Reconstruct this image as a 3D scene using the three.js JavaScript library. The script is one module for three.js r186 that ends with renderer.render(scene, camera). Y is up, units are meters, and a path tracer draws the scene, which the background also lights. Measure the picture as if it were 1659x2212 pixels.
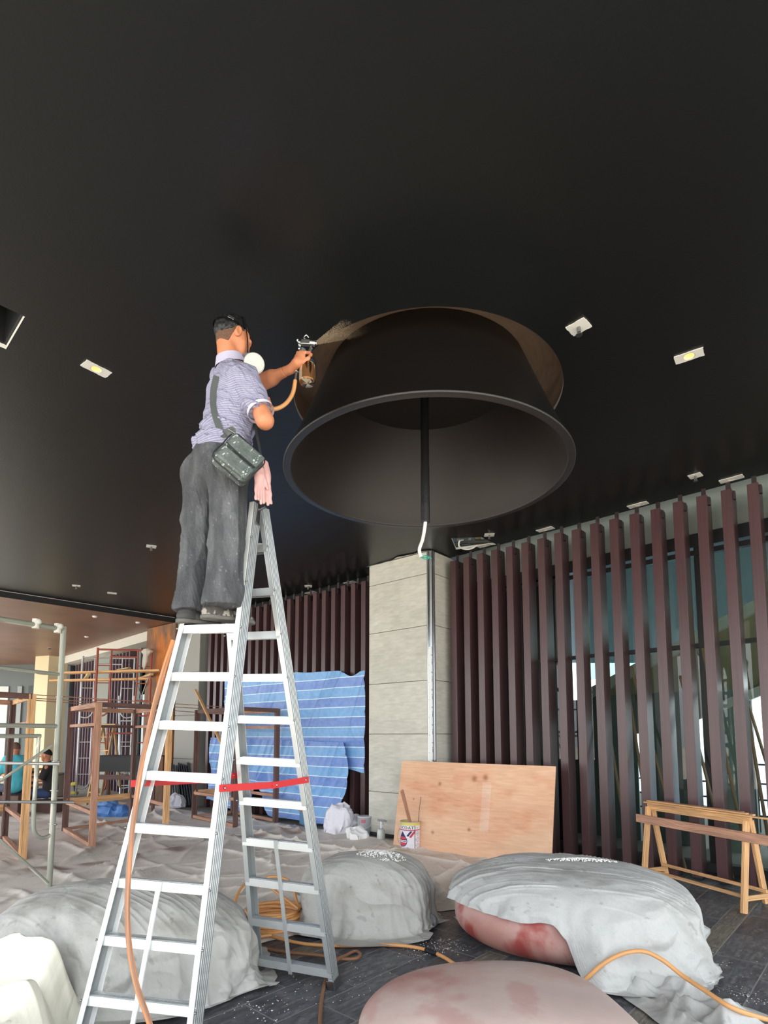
import * as THREE from 'three';
import { mergeGeometries } from 'three/addons/utils/BufferGeometryUtils.js';
import { RoundedBoxGeometry } from 'three/addons/geometries/RoundedBoxGeometry.js';
import { RectAreaLightUniformsLib } from 'three/addons/lights/RectAreaLightUniformsLib.js';

// ---------------------------------------------------------------- camera, sky, exposure
const scene = new THREE.Scene();
const camera = new THREE.PerspectiveCamera(100.108, 1659 / 2937.33, 0.05, 600);   // rising-front lens: the frame is the upper part of a taller field
camera.setViewOffset(1659, 2937.33, 0, 0, 1659, 2212);
camera.position.set(0, 1.5, 0);
camera.rotation.set(THREE.MathUtils.degToRad(5.634), 0, 0);
camera.updateProjectionMatrix();
const renderer = new THREE.WebGLRenderer({ antialias: true });
renderer.toneMapping = THREE.LinearToneMapping;
renderer.toneMappingExposure = 4.15;
renderer.shadowMap.enabled = true;
RectAreaLightUniformsLib.init();
{ // a bright overcast sky, a little bluer overhead
  const w = 64, h = 32, d = new Float32Array(w * h * 4);
  for (let y = 0; y < h; y++) for (let x = 0; x < w; x++) {
    const e = (y + 0.5) / h * 2 - 1, i = (y * w + x) * 4, k = Math.max(0, e);
    const c = e < 0 ? [0.62, 0.66, 0.70] : [0.98 - 0.16 * k, 1.02 - 0.10 * k, 1.06];
    d[i] = c[0]; d[i + 1] = c[1]; d[i + 2] = c[2]; d[i + 3] = 1;
  }
  const t = new THREE.DataTexture(d, w, h, THREE.RGBAFormat, THREE.FloatType);
  t.mapping = THREE.EquirectangularReflectionMapping; t.magFilter = t.minFilter = THREE.LinearFilter; t.needsUpdate = true;
  scene.background = t; scene.environment = t;
}
const sun = new THREE.DirectionalLight('#fff3e0', 4.5);               // hazy sun behind the camera, to the left
sun.name = 'hazy_sun'; sun.position.set(-10, 28, 13); sun.castShadow = true; sun.shadow.radius = 45; sun.shadow.mapSize.set(2048, 2048);
Object.assign(sun.shadow.camera, { left: -25, right: 25, top: 25, bottom: -25, near: 1, far: 80 }); scene.add(sun, sun.target);
const CE = 4.215;                                                     // height of the black ceiling

// ---------------------------------------------------------------- helpers
let seed = 7;
const rnd = () => { seed = (seed + 0x6d2b79f5) | 0; let t = Math.imul(seed ^ (seed >>> 15), 1 | seed); t = (t + Math.imul(t ^ (t >>> 7), 61 | t)) ^ t; return ((t ^ (t >>> 14)) >>> 0) / 4294967296; };
const rr = (a, b) => a + (b - a) * rnd();
const { sin, cos, PI, abs, min, max, sqrt, floor, hypot, pow, atan2, exp } = Math;
const clamp = (x, a = 0, b = 1) => min(b, max(a, x));
const lerp = (a, b, k) => a + (b - a) * k;
const smooth = (a, b, x) => { const k = clamp((x - a) / (b - a)); return k * k * (3 - 2 * k); };
const V = (x, y, z) => Array.isArray(x) ? new THREE.Vector3(...x) : new THREE.Vector3(x, y, z);
const mixv = (a, b, k) => [0, 1, 2].map((i) => a[i] + (b[i] - a[i]) * k);
const addv = (a, b, s = 1) => [0, 1, 2].map((i) => a[i] + b[i] * s);
const hash = (x, y, z) => { let h = Math.imul(x | 0, 374761393) ^ Math.imul(y | 0, 668265263) ^ Math.imul(z | 0, 1274126177); h = Math.imul(h ^ (h >>> 13), 1274126177); return ((h ^ (h >>> 16)) >>> 0) / 4294967296; };
function noise(x, y, z = 0) {                                          // value noise, -1 ... 1
  const X = floor(x), Y = floor(y), Z = floor(z), f = (t) => t * t * t * (t * (t * 6 - 15) + 10);
  const u = f(x - X), v = f(y - Y), w = f(z - Z), L = lerp;
  return 2 * L(L(L(hash(X, Y, Z), hash(X + 1, Y, Z), u), L(hash(X, Y + 1, Z), hash(X + 1, Y + 1, Z), u), v),
    L(L(hash(X, Y, Z + 1), hash(X + 1, Y, Z + 1), u), L(hash(X, Y + 1, Z + 1), hash(X + 1, Y + 1, Z + 1), u), v), w) - 1;
}
const fbm = (x, y, z = 0, o = 4) => { let s = 0, a = 0.5; for (let i = 0; i < o; i++) { s += a * noise(x, y, z + i * 7.3); x *= 2.03; y *= 2.03; z *= 2.03; a *= 0.5; } return s; };
const ridge = (x, y, z = 0) => 1 - abs(noise(x, y, z));
function tex(w, h, fn, srgb = true, repeat) {                           // fn(u, v) -> [r, g, b] 0..1
  const d = new Uint8Array(w * h * 4);
  for (let y = 0; y < h; y++) for (let x = 0; x < w; x++) {
    const c = fn((x + 0.5) / w, (y + 0.5) / h), i = (y * w + x) * 4;
    for (let k = 0; k < 3; k++) d[i + k] = clamp(Array.isArray(c) ? c[k] : c) * 255;
    d[i + 3] = 255;
  }
  const t = new THREE.DataTexture(d, w, h); t.wrapS = t.wrapT = THREE.RepeatWrapping; t.magFilter = THREE.LinearFilter; t.minFilter = THREE.LinearMipmapLinearFilter; t.generateMipmaps = true;
  if (srgb) t.colorSpace = THREE.SRGBColorSpace;
  if (repeat) t.repeat.set(...repeat);
  t.needsUpdate = true; return t;
}
const tnoise = (u, v, n, o = 4, s = 0) => { let r = 0, a = 0.5; for (let i = 0; i < o; i++) { const N = n * 2 ** i, x = u * N, y = v * N, X = floor(x), Y = floor(y), f = (t) => t * t * (3 - 2 * t), p = f(x - X), q = f(y - Y), m = (k) => ((k % N) + N) % N; // tiles
  r += a * (2 * lerp(lerp(hash(m(X), m(Y), i + s), hash(m(X + 1), m(Y), i + s), p), lerp(hash(m(X), m(Y + 1), i + s), hash(m(X + 1), m(Y + 1), i + s), p), q) - 1); a *= 0.5; } return r; };
const mat = (color, roughness = 0.7, o = {}) => new THREE.MeshStandardMaterial({ color, roughness, ...o });
const taken = new Map();
function numbered(name) { const n = taken.get(name) ?? 0; taken.set(name, n + 1); return n ? name + '_' + String(n).padStart(3, '0') : name; }
function shade(o) { o.castShadow = o.receiveShadow = true; return o; }
function tag(o, label, category, group) { o.userData.label = label; if (category) o.userData.category = category; if (group) o.userData.group = group; return o; }
function thing(name, label, category, at = [0, 0, 0], group) { const g = new THREE.Group(); g.name = numbered(name); g.position.set(...at); scene.add(g); return tag(g, label, category, group); }
function structure(name, geo, m) { const o = geo ? shade(new THREE.Mesh(geo, m)) : new THREE.Group(); o.name = numbered(name); o.userData.kind = 'structure'; scene.add(o); return o; }
// a part given in world coordinates, hung under a thing that is not turned
function part(parent, name, geo, m, label) {
  if (Array.isArray(geo)) geo = merge(geo);
  const p = new THREE.Vector3(); for (let o = parent; o && o !== scene; o = o.parent) p.add(o.position);
  geo.translate(-p.x, -p.y, -p.z);
  const o = shade(new THREE.Mesh(geo, m)); o.name = name; parent.add(o);
  if (label) o.userData.label = label;
  return o;
}
function lone(name, geo, m, label, category, at = [0, 0, 0], group) { // a thing that is one mesh, geometry in world coordinates
  if (Array.isArray(geo)) geo = merge(geo);
  geo.translate(-at[0], -at[1], -at[2]);
  const o = shade(new THREE.Mesh(geo, m)); o.name = numbered(name); o.position.set(...at); scene.add(o); return tag(o, label, category, group);
}
function merge(list) { return mergeGeometries(list.map((g) => { g = g.index ? g.toNonIndexed() : g; for (const k of Object.keys(g.attributes)) if (!['position', 'normal', 'uv'].includes(k)) g.deleteAttribute(k); return g; })); }
const box = (w, h, d, r = 0.004) => r ? new RoundedBoxGeometry(w, h, d, 1, min(r, w / 2.1, h / 2.1, d / 2.1)) : new THREE.BoxGeometry(w, h, d);
function boxUV(g, s = 1) { // uv in metres from the dominant axis
  const p = g.attributes.position, n = g.attributes.normal, uv = new Float32Array(p.count * 2);
  for (let i = 0; i < p.count; i++) { const ax = abs(n.getX(i)), ay = abs(n.getY(i)), az = abs(n.getZ(i)), x = p.getX(i), y = p.getY(i), z = p.getZ(i);
    const c = ay > ax && ay > az ? [x, z] : ax > az ? [z, y] : [x, y]; uv[2 * i] = c[0] * s; uv[2 * i + 1] = c[1] * s; }
  g.setAttribute('uv', new THREE.BufferAttribute(uv, 2)); return g;
}
// a bar of section w (sideways) x h between two points; its length runs along local z; uv: u across, v along
function bar(a, b, w, h, up = [0, 1, 0], r = 0.003) {
  a = V(a); b = V(b); const L = a.distanceTo(b), g = box(w, h, L, r); boxUV(g);
  const z = b.clone().sub(a).normalize(); let u = V(up); if (abs(u.dot(z)) > 0.99) u = V(1, 0, 0);
  const x = u.clone().cross(z).normalize(), y = z.clone().cross(x);
  const p = g.attributes.position, nn = g.attributes.normal, uv = g.attributes.uv, off = rnd() * 9;
  for (let i = 0; i < p.count; i++) { const s = abs(nn.getX(i)) > abs(nn.getY(i)) ? p.getY(i) : p.getX(i) + 0.3; uv.setXY(i, s + off, p.getZ(i) + off * 3); }
  return g.applyMatrix4(new THREE.Matrix4().makeBasis(x, y, z).setPosition(a.add(b).multiplyScalar(0.5)));
}
const tube = (pts, r, seg = 0, rad = 8, closed = false) => { const c = new THREE.CatmullRomCurve3(pts.map((p) => V(p)), closed, 'centripetal'); return new THREE.TubeGeometry(c, seg || max(6, pts.length * 8), r, rad, closed); };
const rod = (a, b, r, n = 10) => { a = V(a); b = V(b); const g = new THREE.CylinderGeometry(r, r, a.distanceTo(b), n); const y = b.clone().sub(a).normalize(); g.applyQuaternion(new THREE.Quaternion().setFromUnitVectors(V(0, 1, 0), y)); const m = a.add(b).multiplyScalar(0.5); return g.translate(m.x, m.y, m.z); };
const lathe = (pts, n = 32) => new THREE.LatheGeometry(pts.map((p) => new THREE.Vector2(p[0], p[1])), n);
const ball = (p, r, n = 10) => new THREE.SphereGeometry(r, n, max(6, n * 0.7 | 0)).translate(...p);
function sheet(nu, nv, fn, uvf) { // fn(s, t) -> [x, y, z]; counter-clockwise seen from +s x +t
  const pos = [], uv = [], idx = [];
  for (let j = 0; j <= nv; j++) for (let i = 0; i <= nu; i++) { const s = i / nu, t = j / nv, p = fn(s, t); pos.push(...p); uv.push(...(uvf ? uvf(s, t, p) : [s, t])); }
  for (let j = 0; j < nv; j++) for (let i = 0; i < nu; i++) { const a = j * (nu + 1) + i, b = a + 1, c = a + nu + 1, d = c + 1; idx.push(a, b, d, a, d, c); }
  const g = new THREE.BufferGeometry(); g.setAttribute('position', new THREE.Float32BufferAttribute(pos, 3)); g.setAttribute('uv', new THREE.Float32BufferAttribute(uv, 2)); g.setIndex(idx); g.computeVertexNormals(); return g;
}
function prism(outline, y0, y1, holes = []) { // outline of [x, z] extruded upward
  const s = new THREE.Shape(outline.map(([x, z]) => new THREE.Vector2(x, -z)));
  for (const h of holes) s.holes.push(h.curve ? h.curve : new THREE.Path(h.map(([x, z]) => new THREE.Vector2(x, -z))));
  const g = new THREE.ExtrudeGeometry(s, { depth: y1 - y0, bevelEnabled: false, curveSegments: 64 }); g.rotateX(-PI / 2); g.translate(0, y0, 0); return g;
}
// naive surface nets over a signed distance function
function skin(f, lo, hi, cell) {
  const n = lo.map((v, i) => max(2, Math.ceil((hi[i] - v) / cell) + 1)), [nx, ny, nz] = n, val = new Float32Array(nx * ny * nz);
  const B = 6, far = B * cell * 1.3 + 0.03;                              // blocks far from the surface are filled from one sample
  for (let k0 = 0; k0 < nz; k0 += B) for (let j0 = 0; j0 < ny; j0 += B) for (let q0 = 0; q0 < nx; q0 += B) {
    const c = f(lo[0] + (q0 + B / 2) * cell, lo[1] + (j0 + B / 2) * cell, lo[2] + (k0 + B / 2) * cell), flat = abs(c) > far;
    for (let k = k0; k < min(nz, k0 + B); k++) for (let j = j0; j < min(ny, j0 + B); j++) for (let q = q0; q < min(nx, q0 + B); q++) val[q + nx * (j + ny * k)] = flat ? c : f(lo[0] + q * cell, lo[1] + j * cell, lo[2] + k * cell);
  }
  const at = new Int32Array(nx * ny * nz).fill(-1), pos = [], idx = [], S = [1, nx, nx * ny];
  for (let k = 0; k < nz - 1; k++) for (let j = 0; j < ny - 1; j++) for (let q = 0; q < nx - 1; q++) {
    const b = q + j * nx + k * nx * ny; let m = 0, s = [0, 0, 0];
    for (let e = 0; e < 12; e++) { const ax = e >> 2, u = (ax + 1) % 3, w = (ax + 2) % 3, c = b + (e & 1) * S[u] + ((e >> 1) & 1) * S[w], p = val[c], r = val[c + S[ax]];
      if ((p < 0) === (r < 0)) continue; const t = p / (p - r), o = [0, 0, 0]; o[ax] = t; o[u] = e & 1; o[w] = (e >> 1) & 1; s[0] += o[0]; s[1] += o[1]; s[2] += o[2]; m++; }
    if (!m) continue; at[b] = pos.length / 3; pos.push(lo[0] + (q + s[0] / m) * cell, lo[1] + (j + s[1] / m) * cell, lo[2] + (k + s[2] / m) * cell);
  }
  for (let k = 1; k < nz - 1; k++) for (let j = 1; j < ny - 1; j++) for (let q = 1; q < nx - 1; q++) {
    const b = q + j * nx + k * nx * ny;
    for (let ax = 0; ax < 3; ax++) { const p = val[b], r = val[b + S[ax]]; if ((p < 0) === (r < 0)) continue; const u = S[(ax + 1) % 3], w = S[(ax + 2) % 3], A = at[b], B = at[b - u], Cc = at[b - u - w], D = at[b - w];
      if (A < 0 || B < 0 || Cc < 0 || D < 0) continue; if (p < 0) idx.push(A, B, Cc, A, Cc, D); else idx.push(A, Cc, B, A, D, Cc); }
  }
  const nor = new Float32Array(pos.length), e = cell * 0.6;
  for (let i = 0; i < pos.length; i += 3) { const [x, y, z] = [pos[i], pos[i + 1], pos[i + 2]], g = [f(x + e, y, z) - f(x - e, y, z), f(x, y + e, z) - f(x, y - e, z), f(x, y, z + e) - f(x, y, z - e)], l = hypot(...g) || 1; nor[i] = g[0] / l; nor[i + 1] = g[1] / l; nor[i + 2] = g[2] / l; }
  const g = new THREE.BufferGeometry(); g.setAttribute('position', new THREE.Float32BufferAttribute(pos, 3)); g.setAttribute('normal', new THREE.BufferAttribute(nor, 3)); g.setIndex(idx);
  return g;
}
const smin = (a, b, k) => { const h = max(k - abs(a - b), 0) / k; return min(a, b) - h * h * k * 0.25; };
const smax = (a, b, k) => -smin(-a, -b, k);
function cone(a, b, ra, rb) { // distance to a tapered capsule
  const d = [b[0] - a[0], b[1] - a[1], b[2] - a[2]], l2 = d[0] * d[0] + d[1] * d[1] + d[2] * d[2];
  return (x, y, z) => { const px = x - a[0], py = y - a[1], pz = z - a[2], t = clamp((px * d[0] + py * d[1] + pz * d[2]) / l2); return hypot(px - d[0] * t, py - d[1] * t, pz - d[2] * t) - lerp(ra, rb, t); };
}
const ell = (c, r, B) => (x, y, z) => { const p = [x - c[0], y - c[1], z - c[2]], q = B ? B.map((e) => p[0] * e[0] + p[1] * e[1] + p[2] * e[2]) : p; const k0 = hypot(q[0] / r[0], q[1] / r[1], q[2] / r[2]), k1 = hypot(q[0] / r[0] ** 2, q[1] / r[1] ** 2, q[2] / r[2] ** 2); return k1 ? k0 * (k0 - 1) / k1 : -min(...r); };
const unite = (fs, k) => (x, y, z) => { let d = fs[0](x, y, z); for (let i = 1; i < fs.length; i++) d = smin(d, fs[i](x, y, z), k); return d; };

// ---------------------------------------------------------------- materials
const grainTex = tex(256, 512, (u, v) => { const g = tnoise(u * 1, v * 0.06, 64, 3), k = tnoise(u, v, 6, 3, 5), w = 0.5 + 0.30 * g + 0.18 * k; return [w, w * 0.99, w * 0.97]; });
const woodMap = (r, g, b, s = 1) => { const t = tex(256, 256, (u, v) => { const f = tnoise(u, v, 4, 2, 3), a = sin((u * 26 + 3 * f) * 2 * PI) * 0.05 + tnoise(u * 5, v, 6, 3, 9) * 0.22 + f * 0.12; return [r + a * r, g + a * g, b + a * b]; }); t.repeat.set(2.2 * s, 0.7 * s); return t; };
const fineBump = tex(256, 256, (u, v) => 0.5 + 0.5 * tnoise(u, v, 64, 3), false);
const M = {
  black: mat('#111313', 0.36, { bumpMap: (() => { const t = fineBump.clone(); t.repeat.set(1.3, 1.3); return t; })(), bumpScale: 0.0006 }),
  board: mat('#d8d6d0', 0.9), drum: mat('#221a17', 0.42), tan: null,
  white: mat('#e8e6e0', 0.6), plate: mat('#dcdad4', 0.7), chrome: mat('#c9ccd0', 0.18, { metalness: 1 }), steel: mat('#9a9c9c', 0.35, { metalness: 1 }), dark: mat('#17181a', 0.6),
  slat: mat('#4a3434', 0.36), slatDark: mat('#332a2c', 0.4), frame: mat('#2a2c2d', 0.4), bulk: mat('#a9b3aa', 0.7), glass: new THREE.MeshPhysicalMaterial({ color: '#dfeeea', roughness: 0.02, transmission: 1, thickness: 0, ior: 1.5 }),
  alu: mat('#c4c8c9', 0.36, { metalness: 0.7 }), web: mat('#8c9091', 0.4, { metalness: 0.55 }), aluWhite: mat('#e9ebea', 0.42, { metalness: 0.35 }), red: mat('#c0282a', 0.45), hose: mat('#d39a62', 0.45), hoseDirty: mat('#8a6248', 0.55),
  timber: mat('#ffffff', 0.75, { map: woodMap(0.72, 0.54, 0.44) }), timberLight: mat('#ffffff', 0.75, { map: woodMap(0.85, 0.66, 0.46) }), timberDark: mat('#ffffff', 0.7, { map: woodMap(0.40, 0.29, 0.26) }), pale: mat('#ffffff', 0.75, { map: woodMap(0.80, 0.70, 0.52) }),
};
M.tan = mat('#ffffff', 0.7, { map: tex(512, 128, (u, v) => { const s = tnoise(u, v, 64, 3) * 0.05; return [0.50 + s, 0.41 + s, 0.34 + s]; }) });

// ---------------------------------------------------------------- floor
const tileA = 48 * PI / 180, toXZ = (n, t) => [t * cos(tileA) - n * sin(tileA), -(t * sin(tileA) + n * cos(tileA))];
structure('pavement', prism([[-60, 40], [60, 40], [60, 0.9], [-11.6, 0.9], [-13, -12], [-60, -12]], -0.25, 0.0), mat('#b9b5ac', 0.85));
const floorMesh = structure('floor', prism([[-11.6, 0.9], [30, 0.9], [30, -2], [7, -7], [7, -26], [-30, -26], [-30, -12], [-13, -12]], -0.3, -0.002), mat('#8f8d88', 0.8));
{
  const slate = (r, g, b, s) => tex(512, 256, (u, v) => { const st = tnoise(u * 0.5, v, 16, 4, s), f = tnoise(u, v, 64, 2, s + 3), d = smooth(0.16, 0.5, tnoise(u, v, 8, 5, s + 9)) * 0.35, w = 1 + 0.34 * st + 0.16 * f; return [lerp(r * w, 0.6, d), lerp(g * w, 0.58, d), lerp(b * w, 0.55, d)]; });
  const slates = [slate(0.32, 0.325, 0.345, 1), slate(0.36, 0.365, 0.38, 20), slate(0.295, 0.30, 0.32, 40)].map((map) => mat('#ffffff', 0.5, { map, bumpMap: fineBump, bumpScale: 0.0008 }));
  const bands = [slate(0.46, 0.44, 0.40, 60), slate(0.43, 0.41, 0.38, 70)].map((map) => mat('#ffffff', 0.6, { map }));
  const g1 = box(0.573, 0.02, 0.293, 0.002), g2 = box(0.573, 0.02, 0.138, 0.002);
  let count = 0;
  const lay = (n0, w, t0, band) => {
    const [x, z] = toXZ(n0 + w / 2, t0 + 0.29);
    if (z > -2.1 || z < -9.3 || x > 5.2 || x < -1.6 || (x < 0.6 && z < -5.6) || x / -z > 0.80 || z + 0.9 < -9.0 * 1) return;
    if (x - 3.75 > (z + 5.6) * 1.06 + 0.9) return;
    const o = shade(new THREE.Mesh(band ? g2 : g1, band ? bands[count % 2] : slates[(count * 7 + 3 * floor(hash(count, 3, 1) * 3)) % 3])); count++;
    o.name = band ? 'band_tile' : 'tile'; o.position.set(x, -0.0105 + hash(count, 1, 9) * 0.0008, z); o.rotation.y = tileA; floorMesh.add(o);
  };
  for (let b = -4; b < 5; b++) { const n = b * 1.045;
    for (let k = -6; k < 24; k++) lay(n, 0.145, k * 0.58 + 0.1, true);
    for (let r = 0; r < 3; r++) for (let k = -6; k < 24; k++) lay(n + 0.145 + r * 0.3, 0.3, 1.975 + (k - 4) * 0.58 + ((b * 3 + r) % 2 ? 0 : 0.29), false); }
}

// ---------------------------------------------------------------- ceiling, soffit, the void above
const R0 = [0.347, -4.446];                                           // centre of the round opening
const rowT = [0.727, 0.687], rowN = [-0.687, 0.727];                   // along the right-hand slat row, and out of it into the room
const rowP = (s, n = 0, y = 0) => [0.966 + rowT[0] * s + rowN[0] * n, y, -8.268 + rowT[1] * s + rowN[1] * n];
const lrT = [0.762, 0.648], lrN = [-0.648, 0.762];                     // the left-hand row
const lrP = (s, n = 0, y = 0) => [-0.24 - lrT[0] * s + lrN[0] * n, y, -9.235 - lrT[1] * s + lrN[1] * n];
const LAMPS = [[-2.135, 4.215, -3.979], [2.186, 4.215, -3.834]];
const sofA = [-7.207, 4.215, -10.471], sofB = [-4.82, 4.215, -12.955], hatch = [[-2.336, 4.215, -3.454], [-2.665, 4.215, -3.766]];
{
  const xz = (p) => [p[0], p[2]], e1 = rowP(9, -0.2), e0 = rowP(-0.3, -0.2), l0 = lrP(-0.3, -0.2), l1 = lrP(5.2, -0.2);
  const far = addv(sofA, addv(sofA, sofB, -1), 1.5);
  const ring = new THREE.Path(); ring.absarc(R0[0], -R0[1], 1.08, 0, 2 * PI, true);
  const hv = addv(hatch[1], hatch[0], -1), ha = hatch[0], hb = hatch[1], hp = [hv[2] * 0.8, 0, -hv[0] * 0.8].map((v) => -abs(0) + v), hside = hp[0] < 0 ? hp : hp.map((v) => -v);
  const slot = [[0.93, 4.215, -7.629], [1.336, 4.215, -7.574], [1.598, 4.215, -7.877], [1.053, 4.215, -8.099]];
  const outline = [xz(e1), xz(e0), xz(l0), xz(l1), xz(sofB), xz(sofA), xz(far), [-11.3, -6.5], [-11.3, 0.6], [e1[0], 0.6]];
  const lampHole = ([x, , z]) => { const p = new THREE.Path(); p.absarc(x, -z, 0.034, 0, 2 * PI, true); return { curve: p }; };
  const g = prism(outline, CE, CE + 0.03, [{ curve: ring }, ...LAMPS.map(lampHole), [xz(ha), xz(hb), xz(addv(hb, hside)), xz(addv(ha, hside))], slot.map(xz)]);
  const ce = structure('ceiling', g, [M.black, M.board]);
  // the dark void over the boards: slab and upstands
  structure('roof_slab', prism([[e1[0] + 4, 0.8], [e1[0] + 4, -26], [-18, -26], [-13, -14], [-12, -7], [-11.5, 0.8]], 4.85, 5.2), M.dark);
  const lin = structure('recess_lining', null);
  const w1 = lathe([[1.085, CE + 0.03], [1.085, 4.435], [0.5, 4.435]], 96).translate(R0[0], 0, R0[1]); const o1 = shade(new THREE.Mesh(w1, mat('#ffffff', 0.7, { map: M.tan.map, side: THREE.DoubleSide }))); o1.name = 'recess_board'; lin.add(o1);
  const hm = mixv(addv(ha, hside, 0.5), addv(hb, hside, 0.5), 0.5);
  for (const [a, b] of [[ha, hb], [hb, addv(hb, hside)], [addv(ha, hside), ha]]) { const o = shade(new THREE.Mesh(bar(addv(a, [0, 0.33, 0]), addv(b, [0, 0.33, 0]), 0.03, 0.6, [0, 1, 0]), M.dark)); o.name = 'hatch_board'; lin.add(o); }
  for (const k of [0.25, 0.7]) { const o = shade(new THREE.Mesh(bar(addv(mixv(ha, hb, k), [0, 0.3, 0]), addv(addv(mixv(ha, hb, k), hside), [0, 0.3, 0]), 0.05, 0.04), M.steel)); o.name = 'hanger_rail'; lin.add(o); }
  // brown timber soffit beyond the black ceiling
  const brown = mat('#ffffff', 0.42, { map: (() => { const t = tex(512, 512, (u, v) => { const a = tnoise(u, v * 16, 4, 3, 4) * 0.2 + tnoise(u, v, 4, 3) * 0.12; return [0.47 + a * 0.4, 0.335 + a * 0.3, 0.265 + a * 0.25]; }); t.repeat.set(0.5, 0.5); return t; })() });
  const s1 = addv(sofB, [0.9, 0, -0.9]), sg = prism([xz(sofB), xz(sofA), xz(far), [-12.2, -6.6], [-13.5, -16], [-20, -24], [-13.5, -22.5], xz(lrP(6, 0.1)), xz(s1)], 4.1, 4.2);
  structure('soffit', boxUV(sg), [brown, M.dark]);
  structure('trim_1', bar(addv(sofB, [0, 0.008, 0.03]), addv(far, [0, 0.008, 0.03]), 0.05, 0.02), M.white);
  structure('fascia', bar(addv(sofB, [0, -0.05, -0.02]), addv(far, [0, -0.05, -0.02]), 0.04, 0.13), M.dark);
}

// ---------------------------------------------------------------- the flared drum in the round opening
{
  const t = thing('ceiling_drum', 'huge dark brown flared drum fixture hanging out of a round hole in the black ceiling', 'light fixture', [R0[0], 3.596, R0[1]]);
  const prof = []; for (let i = 0; i <= 16; i++) { const k = i / 16; prof.push([1.15 - 0.35 * pow(k, 0.92), 3.604 + k * 0.826]); }
  const inner = prof.map(([r, y]) => [r - 0.055, y]).reverse();
  const body = lathe([...inner, [1.098, 3.6], ...[]], 128), outer = lathe([[1.15, 3.604], ...prof], 128);
  part(t, 'outer_shell', outer.translate(R0[0], 0, R0[1]), mat('#0e0b0a', 0.45, { side: THREE.DoubleSide }));
  part(t, 'inner_shell', body.translate(R0[0], 0, R0[1]), mat('#2a2321', 0.5, { side: THREE.DoubleSide }));
  part(t, 'rim', lathe([[1.092, 3.606], [1.094, 3.598], [1.1, 3.596], [1.146, 3.596], [1.152, 3.6], [1.152, 3.61]], 128).translate(R0[0], 0, R0[1]), mat('#2c2a2b', 0.38, { side: THREE.DoubleSide }));
  part(t, 'top_plate', new THREE.CylinderGeometry(0.8, 0.8, 0.01, 64).translate(R0[0], 4.425, R0[1]), mat('#1c1715', 0.7));
  const pb = [0.334, 3.217, -4.446], pt = [pb[0], 4.42, -4.446];
  part(t, 'pole', [rod(pt, addv(pb, [0, 0.45, 0]), 0.034, 16), rod(addv(pb, [0, 0.46, 0]), addv(pb, [0, 0.13, 0]), 0.036, 16), rod(addv(pb, [0, 0.14, 0]), pb, 0.037, 16)], mat('#1b1b1d', 0.35, { bumpMap: fineBump, bumpScale: 0.002 }), 'black tape-wrapped pole');
  const c1 = [0.311, 3.075, -4.446], c2 = [0.283, 2.981, -4.43], c3 = [0.297, 2.917, -4.42];
  part(t, 'conduit', tube([addv(pb, [0, 0.05, 0]), pb, c1, c2, c3], 0.014, 32), M.white, 'white flexible conduit');
  const w = []; for (let k = 0; k < 3; k++) { const e = [0.371, 2.91, -4.42]; w.push(tube([c3, addv(mixv(c3, e, 0.5), [0, 0.012 * (k - 1), 0.01 * k]), addv(e, [0.004 * k, -0.006 * (k - 1), 0])], 0.004, 10, 6)); }
  part(t, 'wires', w, mat('#2f9a86', 0.5), 'loose teal wires');
}

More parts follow.
